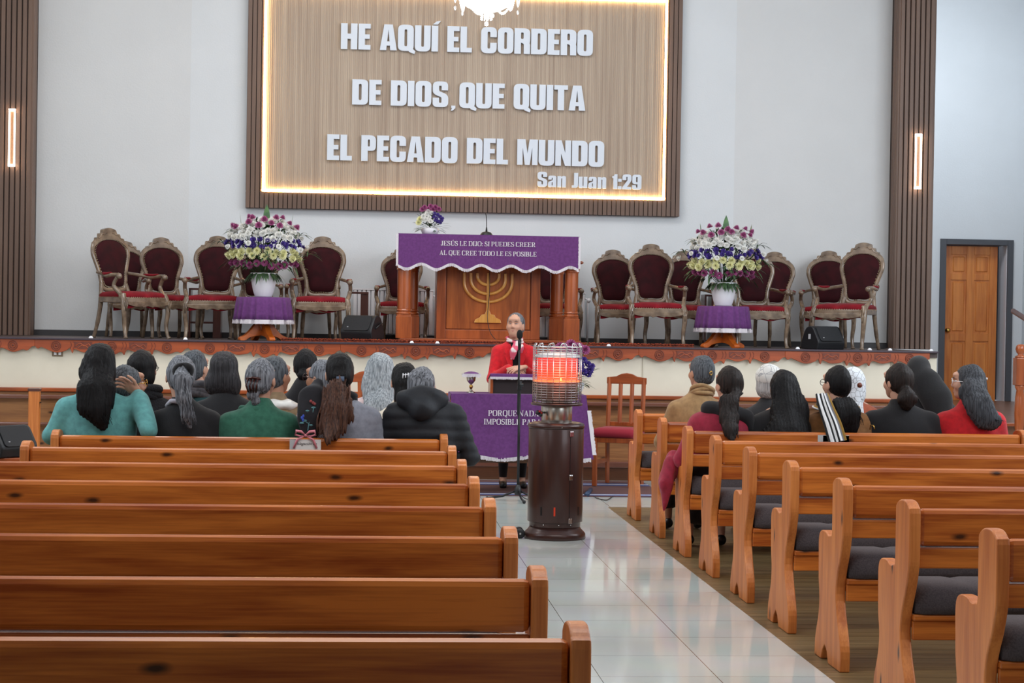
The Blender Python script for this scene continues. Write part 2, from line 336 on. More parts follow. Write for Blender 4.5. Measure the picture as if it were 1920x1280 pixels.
# back walls: centre bay and two slightly turned side bays
YB = 20.4
def wallseg(name, xa, ya, xb, yb, z0, z1, m, t=.15):
    d = Vector((xb-xa, yb-ya)).normalized(); n = Vector((-d.y, d.x))*t
    return struct(MB().prism([(xa, ya), (xb, yb), (xb+n.x, yb+n.y), (xa+n.x, ya+n.y)], 'xy', z0, z1).build(name, m))
wallseg('wall_back', -1.82, YB, 3.99, YB, ST-.06, 6.3, PLASTERC)
wallseg('wall_back', -4.95, YB-.22, -1.82, YB, ST-.06, 6.3, PLASTER)
wallseg('wall_back', 3.99, YB, 6.05, YB-.16, ST-.06, 6.3, PLASTER)
for xa, ya, xb, yb in ((-3.4, YB-.11, -1.82, YB), (-1.82, YB, 3.99, YB), (3.99, YB, 5.7, YB-.13)):
    o = wallseg('baseboard_back', xa, ya-.03, xb, yb-.03, ST, ST+.06, DARKT, .03)
struct(MB().box(-5.1, -3.2, -.1, -4.95, 20.6, 6.3).build('wall_left', PLASTER))
DYW = 23.5
struct(MB().box(-5.1, -3.35, -.1, 8.6, -3.2, 6.3).build('wall_rear', PLASTER))
struct(MB().box(-5.1, -3.35, 6.3, 8.6, 24.0, 6.45).build('ceiling', WHITE))
LAND = at(1800, 751, DYW).z
xr = at(1918, 500, DYW).x
struct(MB().box(xr, -3.2, -.1, xr+.15, DYW+.2, 6.3).build('wall_right', PLASTERC))
plane('floor', 7.9, -3.2, xr+.02, 18.4, 0, FT)
struct(MB().box(5.62, 18.32, -.1, xr, DYW+.2, LAND).build('floor_landing', wood('landing_boards', (104, 62, 38), (134, 86, 54), 'x', knots=False, rough=.4)))
mb = MB(); mb.box(5.62, 18.22, LAND-.035, xr, 18.34, LAND); mb.box(5.62, 18.28, .28, xr, 18.33, .31); struct(mb.build('trim_5', RED, bevel=.006))
struct(MB().box(5.9, 20.3, 0, 6.02, DYW+.05, 6.3).box(5.5, 19.9, 0, 6.04, 20.3, ST).build('wall_side', PLASTERC))
struct(MB().box(5.52, SY+.205, 0, 5.61, DYW+.05, ST-.061).build('wall_stage_side', CREAM))
# wall with the door opening
dx0, dx1 = at(1771, 600, DYW).x, at(1886, 600, DYW).x; dzt = at(1820, 459, DYW).z
struct(MB().box(5.9, DYW, LAND, dx0-.01, DYW+.15, 6.3).box(dx1+.01, DYW, LAND, xr, DYW+.15, 6.3).box(dx0-.01, DYW, dzt+.01, dx1+.01, DYW+.15, 6.3).build('wall_door', PLASTERC))
fr = MB(); fr.box(dx0-.075, DYW-.03, LAND, dx0, DYW+.13, dzt+.07); fr.box(dx1, DYW-.03, LAND, dx1+.075, DYW+.13, dzt+.07); fr.box(dx0, DYW-.03, dzt, dx1, DYW+.13, dzt+.07)
fr.box(dx0-.08, DYW+.45, LAND, dx1+.08, DYW+.5, dzt+.1)
struct(fr.build('trim_6', GREYT, bevel=.004))
struct(MB().box(dx1-.005, DYW+.0, LAND, dx1+.07, DYW+.3, dzt).box(dx0-.07, DYW+.13, LAND, dx0+.0, DYW+.3, dzt+.05).build('trim_7', WHITE))
door = struct(bpy.data.objects.new('door_1', None)); COL.objects.link(door); door.location = (dx0+.01, DYW+.12, LAND)
dw, dh = dx1-dx0-.09, dzt-LAND-.01
mb = MB(); st = .10; cols = [(st, dw/2-st/2), (dw/2+st/2, dw-st)]; rows = [(.2, .62*dh*.62), (.62*dh*.62+.1, dh*.78), (dh*.78+.08, dh-.11)]
mb.box(0, .012, 0, dw, .04, dh)
xs = [0, cols[0][0], cols[0][1], cols[1][0], cols[1][1], dw]
for i in (0, 2, 4): mb.box(xs[i], 0, 0, xs[i+1], .03, dh)
zs = [0, rows[0][0], rows[0][1], rows[1][0], rows[1][1], rows[2][0], rows[2][1], dh]
for c0, c1 in cols:
    for i in (0, 2, 4, 6): mb.box(c0, 0, zs[i], c1, .03, zs[i+1])
mb.build('door_leaf', DOORW, door, bevel=.004)
for c0, c1 in cols:
    for r0, r1 in rows: MB().box(c0+.025, .003, r0+.025, c1-.025, .02, r1-.025).build('raised_panel', DOORW, door, bevel=.012, seg=1)
hb = MB(); hb.lathe([(0.001, 0), (.028, 0), (.028, .006), (.012, .012), (.012, .03), (.027, .04), (.03, .055), (.02, .068), (.001, .07)], 14); hb.xf(tr(.06, 0, .88) @ rot(pi/2, 'X')); hb.build('door_handle', GOLDM, door, smooth=True)
# slatted pillars
def pillar(name, x0, x1, y0, y1):
    o = struct(MB().box(x0, y0+.02, ST, x1, y1, 6.3).build(name, GROOVE))
    mb = MB(); n = round((x1-x0)/.055); p = (x1-x0)/n
    for i in range(n): mb.box(x0+i*p+.006, y0, ST, x0+(i+1)*p-.006, y0+.03, 6.3)
    for sgn, X in ((-1, x0), (1, x1)):
        for j in range(4): mb.box(X-.012, y0+.012+j*.055, ST, X+.012, y0+.055+j*.055, 6.3)
    mb.build('slats', BROWNW, o, bevel=.004, seg=1)
pillar('column_left', -4.2, -3.385, 19.95, 20.3); pillar('column_right', 5.66, 6.04, 19.95, 20.45)
# carved valance boards along the stage edge
def valance(k, x0, L=1.43):
    U = [(0.0, .075), (.03, .10), (.06, .085), (.10, .10), (.20, .135), (.29, .115), (.325, .09), (.35, .14), (.37, .10), (.45, .13), (.55, .12), (.585, .10), (.61, .15), (.64, .115), (.715, .155), (.80, .12), (.83, .15), (.86, .10), (.96, .125), (1.06, .105), (1.09, .145), (1.12, .095), (1.23, .135), (1.32, .11), (1.36, .12), (1.40, .085), (1.43, .075)]
    pts = [Vector((u, 0, -d)) for u, d in U]; sp = [(p.x*L/1.43, p.z) for p in spline(pts, 4)]
    o = MB().prism([(0, -.012)]+sp+[(L, -.012)], 'xz', 0, .028).build('trim_1%d' % k, CARVED, bevel=.003, seg=1); o.location = (x0, SY-.03, ST); struct(o)
    for u in (.20, .715, 1.23):
        mb = MB()
        for r in (.042, .026): mb.tube([(u+r*cos(a), -.003, -.07+r*sin(a)) for a in [2*pi*i/20 for i in range(20)]], .0045, 5, closed=True)
        mb.lathe([(.001, 0), (.012, 0), (.009, .008), (.001, .009)], 10)
        mb.v[-40:] = [tuple((rot(pi/2, 'X') @ Vector(p)) + Vector((u, 0, -.07))) for p in mb.v[-40:]]
        mb.build('rosette', CARVEDD, o, smooth=True)
    for u in (.45, .96):
        mb = MB(); mb.prism([(u-.085, -.03), (u+.085, -.03), (u+.08, -.085), (u+.03, -.10), (u-.03, -.10), (u-.08, -.085)], 'xz', -.0015, .004)
        f = mb.build('relief_panel', CARVEDD, o)
        mb = MB(); mb.tube(spline([(u-.07, -.002, -.07), (u-.03, -.002, -.045), (u+.01, -.002, -.07), (u+.05, -.002, -.05), (u+.07, -.002, -.075)], 5), .005, 5)
        mb.tube(spline([(u-.05, -.002, -.09), (u, -.002, -.06), (u+.05, -.002, -.09)], 5), .004, 5); mb.build('leaf_scroll', CARVED, o, smooth=True)
    mb = MB()
    for u in (.33, .36, .60, .63, .81, .84, 1.08, 1.11): mb.tube(spline([(u, -.001, -.03), (u+.012, -.001, -.06), (u-.004, -.001, -.10)], 4), .003, 5)
    mb.build('claw_groove', CARVEDD, o)
x = at(354, 640, SY).x - 2*1.43; k = 0
while x < 5.5:
    Lk = min(1.43, 5.62-x); valance(k, x, 1.43) if Lk > 1.2 else struct(MB().prism([(0, -.012), (0, -.09), (Lk/2, -.13), (Lk, -.09), (Lk, -.012)], 'xz', 0, .028).build('trim_1%d' % k, CARVED)) ; 
    if Lk <= 1.2:
        o = COL.objects[-1]; o.location = (x, SY-.03, ST)
    x += 1.43; k += 1
struct(MB().box(-4.95, SY-.045, ST-.014, 5.62, SY+.05, ST+.004).build('trim_8', mat('stage_edge_dark', (64, 52, 62), .4), bevel=.004))
# ================================================================== PEWS
PROF = [(.007, 0), (.005, .09), (.03, .16), (.075, .24), (.105, .33), (.085, .42), (.04, .50), (.008, .58), (0, .64), (0, .80), (.02, .825), (.055, .842), (.10, .845), (.15, .838), (.185, .82), (.195, .79), (.195, .60), (.215, .578), (.26, .572), (.31, .585), (.38, .583), (.42, .565), (.435, .52), (.43, .44), (.425, .36), (.405, .28), (.415, .20), (.45, .13), (.475, .07), (.48, 0), (.355, 0), (.33, .045), (.29, .075), (.25, .05), (.225, .0)]
def make_pew(cushion, L=2.26):
    t = thing('pew', '', 'pew')
    sp = [(p.x, p.y) for p in spline([(a, b, 0) for a, b in PROF[:-5]], 3)]+list(PROF[-5:])
    for x0 in (0, L-.045): MB().prism(sp, 'yz', x0, x0+.045).build('end_panel', PEWE, t, bevel=.009, seg=3, ang=50)
    a, b = .045, L-.045
    MB().box(a, .020, .672, b, .066, .816).build('back_board', PEW, t, bevel=.019, seg=2)
    MB().box(a, .035, .585, b, .06, .666).build('back_rail', PEW, t, bevel=.006)
    MB().box(a, .075, .375, b, .44, .40).build('seat_board', PEW, t, bevel=.006)
    MB().box(a, .085, .30, b, .105, .375).box(a, .40, .30, b, .42, .375).build('seat_apron', PEW, t, bevel=.004)
    mb = MB(); n = 9; w_ = (b-a-.02)/n
    rows = [(.07, .402), (.06, .43), (.065, .485), (.09, .508), (.25, .512), (.42, .505), (.45, .48), (.455, .43), (.44, .402)]
    rings = []
    for i in range(n*6+1):
        u = i/6; sq = 1-.06*max(0, 1-abs((u % 1)-.0)*12)-.06*max(0, 1-abs((u % 1)-1)*12); e = 1 if 0 < i < n*6 else .9
        rings.append([(a+.01+i*w_/6, .26+(y-.26)*e, .402+(z-.402)*sq*e) for y, z in rows])
    mb.loft(rings).build('seat_cushion', CUSH, t, smooth=True)
    return t
pew0 = make_pew(True); used = [False]
ordl = ['nearest the camera', 'second from the camera', 'third from the camera', 'fourth from the camera', 'fifth from the camera', 'sixth from the camera', 'seventh from the camera', 'eighth from the camera with women on it', 'ninth, hidden by women', 'farthest, hidden by women']
def put_pew(x, y, label, group):
    o = copy_tree(pew0) if used[0] else pew0; used[0] = True
    o.location = (x, y, 0); o['label'] = label; o['group'] = group; return o
XL = .516; XR = 2.1085
for k in range(10): put_pew(XL-2.26, 4.156+.9856*k-(.02 if k else 0), 'varnished pine pew left of the aisle, %s' % ordl[k], 'pine pews left of the aisle')
ordr = ['at the right picture edge, nearest the camera', 'second from the camera', 'third from the camera', 'fourth from the camera', 'fifth from the camera', 'sixth from the camera', 'holding women in burgundy and red', 'with the woman in the beige coat', 'nearest the stage, empty at its aisle end']
for k, y in enumerate([6.17, 7.18, 8.19, 9.21, 10.21, 11.22, 12.20, 13.25, 14.42]): put_pew(XR, y, 'varnished pine pew right of the aisle, %s' % ordr[k], 'pine pews right of the aisle')
# ================================================================== LETTERING
def rnd(pts, n=5):
    out = []; K = len(pts)
    for i, p in enumerate(pts):
        r = p[2] if len(p) > 2 else 0; c = Vector(p[:2]).to_3d()
        if r <= 0: out.append((p[0], p[1])); continue
        a = Vector(pts[i-1][:2]).to_3d(); b = Vector(pts[(i+1) % K][:2]).to_3d()
        r1 = min(r, (a-c).length*.5); r2 = min(r, (b-c).length*.5); A = c+(a-c).normalized()*r1; B = c+(b-c).normalized()*r2
        for j in range(n+1):
            t = j/n; q = A*(1-t)**2+c*2*t*(1-t)+B*t*t; out.append((q.x, q.y))
    return out
def R4(x0, y0, x1, y1, r=0): return [(x0, y0, r), (x1, y0, r), (x1, y1, r), (x0, y1, r)]
s_ = .215; W_ = .52
OUTER = R4(0, -.01, W_, 1.01, .2); SLOT = R4(s_, .17, W_-s_, .83, .06)
IMP = {
 'H': (W_+.02, [R4(0, 0, s_, 1), R4(W_+.02-s_, 0, W_+.02, 1), R4(.1, .40, .44, .60)]),
 'E': (.40, [R4(0, 0, s_, 1), R4(0, 0, .40, .18), R4(0, .82, .40, 1), R4(0, .42, .37, .59)]),
 'L': (.38, [R4(0, 0, s_, 1), R4(0, 0, .38, .18)]),
 'I': (s_, [R4(0, 0, s_, 1)]),
 'Í': (s_, [R4(0, 0, s_, 1), [(.04, 1.05), (.2, 1.05), (.30, 1.2), (.16, 1.17)]]),
 'T': (.46, [R4(.125, 0, .335, 1), R4(0, .82, .46, 1)]),
 'A': (.56, [[(0, 0), (.14, 1), (.42, 1), (.56, 0), (.345, 0), (.335, .18), (.225, .18), (.215, 0)], [(.24, .34), (.32, .34), (.28, .80)]]),
 'O': (W_, [OUTER, SLOT]), 'D': (W_, [[(0, 0), (W_, 0, .19), (W_, 1, .19), (0, 1)], R4(s_, .18, W_-s_, .82, .05)]),
 'Q': (W_, [OUTER, SLOT, '+', [(.30, .10), (.45, .13), (.58, -.02), (.55, -.12), (.38, -.05)]]),
 'U': (W_, [[(0, 1), (0, -.01, .2), (W_, -.01, .2), (W_, 1), (W_-s_, 1), (W_-s_, .17, .04), (s_, .17, .04), (s_, 1)]]),
 'C': (W_, [[(0, 1.01, .2), (W_, 1.01, .2), (W_, .62), (W_-s_, .62), (W_-s_, .83, .05), (s_, .83, .05), (s_, .17, .05), (W_-s_, .17, .05), (W_-s_, .40), (W_, .40), (W_, -.01, .2), (0, -.01, .2)]]),
 'R': (W_, [[(0, 0), (0, 1), (W_, 1, .2), (W_-.0, .50, .12), (W_-.02, .42, .06), (W_, .36), (W_, 0), (W_-s_+.01, 0), (W_-s_+.01, .40, .05), (s_, .44), (s_, 0)], R4(s_, .58, W_-s_, .84, .05)]),
 'P': (.48, [[(0, 0), (0, 1), (.48, 1, .2), (.48, .40, .2), (s_, .40), (s_, 0)], R4(s_, .56, .28, .84, .05)]),
 'S': (W_, [[(.51, .66), (.51, 1.01, .17), (.01, 1.01, .19), (.01, .52, .14), (.30, .38, .05), (.30, .16, .035), (.22, .16, .035), (.22, .36), (.01, .36), (.01, -.01, .17), (.52, -.01, .19), (.52, .48, .14), (.215, .63, .05), (.215, .84, .035), (.30, .84, .035), (.30, .66)]]),
 'N': (W_, [[(0, 0), (0, 1), (.2, 1), (.33, .5), (.33, 1), (W_, 1), (W_, 0), (.33, 0), (.19, .48), (.19, 0)]]),
 'M': (.68, [[(0, 0), (0, 1), (.27, 1), (.34, .45), (.41, 1), (.68, 1), (.68, 0), (.50, 0), (.50, .68), (.42, 0), (.26, 0), (.18, .68), (.18, 0)]]),
 ',': (.16, [[(0, 0), (0, .16), (.15, .16), (.15, 0), (.04, -.16), (-.02, -.16), (.03, 0)]]),
 'a': (.46, [[(.02, .50), (.02, .77, .13), (.44, .77, .14), (.44, 0), (.25, 0), (.25, .05), (.20, -.01, .05), (.01, -.01, .1), (.01, .34, .1), (.25, .47, .03), (.25, .63, .02), (.20, .63, .02), (.20, .50)], R4(.2, .11, .25, .33, .02)]),
 'n': (.46, [[(0, 0), (0, .76), (.2, .76), (.2, .70), (.27, .77, .05), (.45, .77, .13), (.45, 0), (.25, 0), (.25, .60, .02), (.2, .60), (.2, 0)]]),
 'u': (.46, [[(0, .76), (0, -.01, .13), (.2, -.01, .05), (.25, .05), (.25, 0), (.45, 0), (.45, .76), (.25, .76), (.25, .14, .02), (.2, .14, .02), (.2, .76)]]),
 'J': (.32, [[(.11, 1), (.11, .17, .03), (0, .17), (0, 0), (.32, -.01, .18), (.32, 1)]]),
 '1': (.27, [[(.06, 0), (.06, .74), (0, .74), (0, .86), (.1, .9), (.13, 1), (.27, 1), (.27, 0)]]),
 ':': (.2, [R4(0, .0, .19, .2), R4(0, .5, .19, .7)]),
 '2': (.48, [[(0, 0), (0, .14), (.26, .60), (.26, .84, .03), (.20, .84, .03), (.20, .62), (0, .62), (0, 1.01, .19), (.47, 1.01, .19), (.47, .58, .1), (.24, .17), (.46, .17), (.46, 0)]]),
 '9': (.48, [R4(0, .36, .48, 1.01, .18), R4(.2, .50, .28, .85, .03), '+', [(.28, .3), (.48, .3), (.48, -.01, .19), (0, -.01, .18), (0, .30), (.2, .30), (.2, .14, .03), (.28, .14, .03)], '+', R4(.281, .28, .479, .62)]),
}
_G = {}
def glyph_mesh(key, conts, ext):
    """extruded letter mesh: contours separated by '+' are filled apart"""
    if key in _G: return _G[key]
    groups = [[]]; solo = all(c != '+' for c in conts) and key[1] in 'HELIÍT:U,'
    for c in conts:
        if c == '+': groups.append([])
        elif solo: groups.append([c])
        else: groups[-1].append(c)
    V = []; F = []
    for gi, g in enumerate([g for g in groups if g]):
        cu = bpy.data.curves.new('c', 'CURVE'); cu.dimensions = '2D'; cu.fill_mode = 'BOTH'; cu.extrude = ext/2
        for c in g:
            pp = rnd(c); s = cu.splines.new('POLY'); s.points.add(len(pp)-1); s.use_cyclic_u = True
            for i, (x, y) in enumerate(pp): s.points[i].co = (x, y, 0, 1)
        o = bpy.data.objects.new('c', cu); me = bpy.data.meshes.new_from_object(o); n = len(V)
        V += [(v.co.x, v.co.z*-1-gi*.0004, v.co.y) for v in me.vertices]; F += [tuple(i+n for i in p.vertices) for p in me.polygons]
        bpy.data.objects.remove(o); bpy.data.curves.remove(cu); bpy.data.meshes.remove(me)
    me = bpy.data.meshes.new('letter'); me.from_pydata(V, [], F); me.update(); _G[key] = me; return me
def impact_line(text, a, b, h, parent, m, Y, name='letter'):
    """a, b: world points of the line's left and right ends on its base line"""
    gap = .035; sp = .27; tot = 0
    for ch in text: tot += (sp if ch == ' ' else IMP[ch][0]+gap)
    tot -= gap; L = b.x-a.x; sx = L/tot; x = 0
    for ch in text:
        if ch == ' ': x += sp; continue
        me = glyph_mesh(('i', ch), IMP[ch][1], .09)
        if not me.materials: me.materials.append(m)
        o = bpy.data.objects.new(name, me); COL.objects.link(o); o.parent = parent
        o.location = (a.x+x*sx, Y, a.z+(b.z-a.z)*x/tot); o.scale = (sx, .38, h); x += IMP[ch][0]+gap
# serif cloth lettering
def serif_glyph(ch):
    t, th, se = .15, .055, .07; G = []
    def stem(x, y0=0, y1=1): G.extend([R4(x, y0, x+t, y1), '+', R4(x-se, y0, x+t+se, y0+th), '+', R4(x-se, y1-th, x+t+se, y1), '+'])
    def bowl(x0, y0, x1, y1, full=True): G.extend([R4(x0, y0, x1, y1, .3), R4(x0+(t if full else .0), y0+th, x1-t, y1-th, .22), '+'])
    if ch in 'EL':
        stem(.07); G.extend([R4(.07, 0, .62, th), '+', R4(.56, 0, .62, .26), '+'])
        if ch == 'E': G.extend([R4(.07, 1-th, .60, 1), '+', R4(.54, .76, .60, 1), '+', R4(.2, .48, .46, .54), '+', R4(.42, .38, .46, .64), '+'])
        w_ = .66
    elif ch == 'I': stem(.07); w_ = .30
    elif ch == 'J': G.extend([R4(.2, .1, .35, 1), '+', R4(.12, 1-th, .43, 1), '+', [(.35, .2), (.35, 0, .12), (0, 0, .1), (0, .2), (.1, .2), (.1, .06, .04), (.2, .06, .04), (.2, .2)], '+']); w_ = .44
    elif ch in 'OQ':
        bowl(0, -.01, .76, 1.01); w_ = .78
        if ch == 'Q': G.extend([[(.34, .12), (.48, .12), (.62, -.18), (.74, -.14), (.74, -.22), (.52, -.24)], '+'])
    elif ch == 'C': G.extend([[(.66, .68), (.66, 1.01, .0), (.60, 1.01), (.58, .95), (.45, 1.01, .05), (0, 1.01, .3), (0, -.01, .3), (.66, -.01, .25), (.68, .28), (.62, .28), (.56, .06, .12), (t+.02, .05, .25), (t+.02, .95, .25), (.56, .95, .15), (.62, .68)], '+']); w_ = .70
    elif ch in 'UÚ':
        G.extend([[(.07, 1), (.07, -.01, .25), (.66, -.01, .25), (.66, 1), (.60, 1), (.60, .06, .2), (.22, .06, .2), (.22, 1)], '+', R4(0, 1-th, .30, 1), '+', R4(.52, 1-th, .74, 1), '+']); w_ = .74
        if ch == 'Ú': G.extend([[(.34, 1.06), (.44, 1.06), (.56, 1.24), (.44, 1.24)], '+'])
    elif ch == 'D': stem(.07); bowl(.1, 0, .76, 1, False); w_ = .78
    elif ch == 'P': stem(.07); bowl(.1, .46, .64, 1, False); w_ = .66
    elif ch == 'R': stem(.07); bowl(.1, .46, .64, 1, False); G.extend([[(.34, .5), (.48, .5), (.62, .05), (.76, .06), (.76, 0), (.5, 0)], '+']); w_ = .76
    elif ch == 'B': stem(.07); bowl(.1, .48, .62, 1, False); bowl(.1, 0, .67, .53, False); w_ = .69
    elif ch == 'A': G.extend([[(.36, 1), (.06, .03), (0, .03), (0, 0), (.24, 0), (.24, .03), (.12, .05), (.36, .82), (.5, .05), (.44, .03), (.44, 0), (.78, 0), (.78, .04), (.68, .05), (.44, 1)], '+', R4(.18, .28, .52, .33), '+']); w_ = .78
    elif ch == 'T': stem(.3); G.extend([R4(0, 1-th, .75, 1), '+', R4(0, .76, .05, 1), '+', R4(.70, .76, .75, 1), '+']); w_ = .75
    elif ch == 'N': G.extend([R4(.08, 0, .14, 1), '+', R4(.62, 0, .68, 1), '+', [(.04, 1), (.22, 1), (.68, .0), (.56, 0)], '+', R4(0, 0, .24, th), '+', R4(.52, 1-th, .78, 1), '+']); w_ = .78
    elif ch == 'M': G.extend([R4(.08, 0, .13, 1), '+', R4(.72, 0, .87, 1), '+', [(.04, 1), (.2, 1), (.50, .0), (.42, 0)], '+', [(.80, 1), (.74, 1), (.42, 0), (.48, 0)], '+', R4(0, 0, .22, th), '+', R4(.65, 0, .94, th), '+']); w_ = .94
    elif ch == 'S': G.extend([[(.50, .72), (.50, 1), (.45, 1), (.42, .95), (.36, 1.01, .05), (.02, 1.01, .25), (.02, .52, .2), (.42, .40, .1), (.42, .05, .12), (.12, .05, .15), (.06, .30), (0, .30), (0, 0), (.05, 0), (.08, .04), (.15, -.01, .05), (.56, -.01, .25), (.56, .50, .2), (.15, .64, .1), (.15, .95, .12), (.38, .95, .1), (.45, .72)], '+']); w_ = .58
    elif ch == ':': G.extend([R4(0, 0, .15, .15, .07), '+', R4(0, .5, .15, .65, .07), '+']); w_ = .2
    return w_, G
def serif_line(text, p0, p1, h, parent, m, yfn):
    gap = .07; sp = .26; gl = {c: serif_glyph(c) for c in set(text) if c != ' '}
    tot = sum(sp if c == ' ' else gl[c][0]+gap for c in text)-gap; sx = (p1[0]-p0[0])/tot; x = 0
    for ch in text:
        if ch == ' ': x += sp; continue
        me = glyph_mesh(('s', ch), gl[ch][1], .05)
        if not me.materials: me.materials.append(m)
        o = bpy.data.objects.new('embroidered_letter', me); COL.objects.link(o); o.parent = parent
        X = p0[0]+x*sx; o.location = (X, yfn(X), p0[1]+(p1[1]-p0[1])*x/tot); o.scale = (sx, .05, h); x += gl[ch][0]+gap
# ================================================================== WALL SIGN
PY = YB
ox0, ox1, oz0, oz1 = -1.225, 3.39, 2.645, 5.13; ix0, ix1, iz0, iz1 = -1.045, 3.215, 2.825, 4.945
sign = thing('wall_sign', 'large wood wall sign with white bible verse letters and a glowing inner border', 'sign', (0, 0, 0))
SF = PY-.09
mb = MB(); nsl = round((ox1-ox0)/.049); p = (ox1-ox0)/nsl
for i in range(nsl):
    a, b = ox0+i*p+.004, ox0+(i+1)*p-.004; c = (a+b)/2
    if ix0 < c < ix1: mb.box(a, SF, oz0, b, SF+.04, iz0-.012); mb.box(a, SF, iz1+.012, b, SF+.04, oz1)
    else: mb.box(a, SF, oz0, b, SF+.04, oz1)
mb.build('slatted_frame', BROWNW, sign)
MB().box(ox0, SF+.03, oz0, ox1, PY, iz0-.012).box(ox0, SF+.03, iz1+.012, ox1, PY, oz1).box(ox0, SF+.03, iz0, ix0-.012, PY, iz1).box(ix1+.012, SF+.03, iz0, ox1, PY, iz1).build('frame_backing', GROOVE, sign)
bm_ = bpy.data.materials.new('striped_board'); bm_.use_nodes = True
def striped():
    nt = bm_.node_tree; b = nt.nodes['Principled BSDF']; N = nt.nodes.new; L = nt.links.new; b.inputs['Roughness'].default_value = .55
    tc = N('ShaderNodeTexCoord'); mp = N('ShaderNodeMapping'); mp.inputs['Scale'].default_value = (28, 1, .35); L(tc.outputs['Object'], mp.inputs['Vector'])
    n = N('ShaderNodeTexNoise'); n.inputs['Scale'].default_value = 1.6; n.inputs['Detail'].default_value = 5; L(mp.outputs[0], n.inputs['Vector'])
    r = N('ShaderNodeValToRGB'); e = r.color_ramp.elements; e[0].position = .3; e[1].position = .7; e[0].color = lin((158, 138, 120)); e[1].color = lin((188, 170, 150)); L(n.outputs['Fac'], r.inputs[0])
    wv = N('ShaderNodeTexWave'); wv.wave_type = 'BANDS'; wv.bands_direction = 'X'; wv.inputs['Scale'].default_value = 16; wv.inputs['Distortion'].default_value = .0; L(tc.outputs['Object'], wv.inputs['Vector'])
    mx = N('ShaderNodeMix'); mx.data_type = 'RGBA'; mx.blend_type = 'MULTIPLY'; mx.inputs['Factor'].default_value = .16; L(r.outputs[0], mx.inputs[6]); L(wv.outputs['Color'], mx.inputs[7]); L(mx.outputs[2], b.inputs['Base Color'])
    bp = N('ShaderNodeBump'); bp.inputs['Strength'].default_value = .3; bp.inputs['Distance'].default_value = .01; L(wv.outputs['Fac'], bp.inputs['Height']); L(bp.outputs[0], b.inputs['Normal'])
striped()
MB().box(ix0+.02, SF+.012, iz0+.02, ix1-.02, PY-.002, iz1-.02).build('striped_board', bm_, sign)
mb = MB(); t_ = .016
mb.box(ix0-.008, SF-.006, iz0-.008, ix1+.008, SF+.02, iz0+t_).box(ix0-.008, SF-.006, iz1-t_, ix1+.008, SF+.02, iz1+.008).box(ix0-.008, SF-.006, iz0, ix0+t_, SF+.02, iz1).box(ix1-t_, SF-.006, iz0, ix1+.008, SF+.02, iz1)
mb.build('led_strip', LED, sign)
LY = SF-.012
def px(x, y): return at(x, y, LY)
def txt(text, xa, ya, xb, yb, hpx):
    a, b = px(xa, ya), px(xb, yb); impact_line(text, a, b, hpx*LY/FP, sign, LETTER, LY)
txt('HE AQUÍ EL CORDERO', 639, 92, 1111, 105, 48)
txt('DE DIOS', 660, 196, 840, 201, 47); txt('QUE QUITA', 861, 202, 1097, 208, 47)
c_ = px(846, 203); impact_line(',', c_, c_+Vector((.045, 0, 0)), .17, sign, LETTER, LY)
txt('EL PECADO DEL MUNDO', 613, 300, 1132, 313, 48)
txt('San Juan 1:29', 1007, 350, 1202, 356, 28)
# ================================================================== WALL LAMPS AND CHANDELIER
for (x0, x1, y0, y1, Yl, lab) in ((15, 29, 204, 312, 19.95, 'upright glowing rectangular wall lamp on the left slatted pillar'), (1715, 1729, 251, 354, 19.95, 'upright glowing rectangular wall lamp on the right slatted pillar')):
    a = at(x0, y1, Yl-.05); b = at(x1, y0, Yl-.05); t = thing('wall_lamp', lab, 'lamp', ((a.x+b.x)/2, Yl, (a.z+b.z)/2), 0, 'wall lamps on the pillars'); w2 = (b.x-a.x)/2; h2 = (b.z-a.z)/2
    MB().box(-w2*.55, -.035, -h2*.95, w2*.55, 0, h2*.95).build('lamp_body', mat('lamp_body', (120, 90, 66), .4), t, bevel=.004)
    MB().box(-w2, -.055, -h2, -w2*.6, -.03, h2).box(w2*.6, -.055, -h2, w2, -.03, h2).box(-w2, -.055, -h2, w2, -.03, -h2+.025).box(-w2, -.055, h2-.025, w2, -.03, h2).build('light_tube', LEDW, t, bevel=.003)
cc = at(912, 45, 14.0)
ch = thing('chandelier', 'crystal chandelier with glowing bowl hanging from the ceiling before the sign', 'chandelier', (cc.x, 14, cc.z))
S = 14/FP
mb = MB(); mb.lathe([(.001, .085), (10*S, .085), (25*S, .10), (42*S, .135), (52*S, .18), (56*S, .25), (50*S, .30), (.001, .31)], 28); mb.build('glowing_bowl', GLOBE, ch, smooth=True)
mb = MB(); mb.lathe([(.002, .31), (.05, .31), (.02, .36), (.014, .5), (.03, .56), (.012, .62), (.012, 6.3-cc.z-.08), (.09, 6.3-cc.z-.07), (.09, 6.3-cc.z)], 12); mb.build('hanging_rod', CHROME, ch, smooth=True)
mb = MB(); mb.tube([(57*S*cos(a), 57*S*sin(a), .235) for a in [2*pi*i/36 for i in range(36)]], .008, 6, closed=True); mb.build('metal_ring', CHROME, ch, smooth=True)
mb = MB(); mb.ball((0, 0, .0), .016, 10, 8)
for i in range(10):
    a = 2*pi*i/10
    for j in range(5): mb.ball((10*S*cos(a), 10*S*sin(a), .085-j*.013), .006, 6, 4)
mb.tube([(0, 0, .015), (0, 0, .085)], .001, 4); mb.build('crystal_drop', GLASSY, ch, smooth=True)
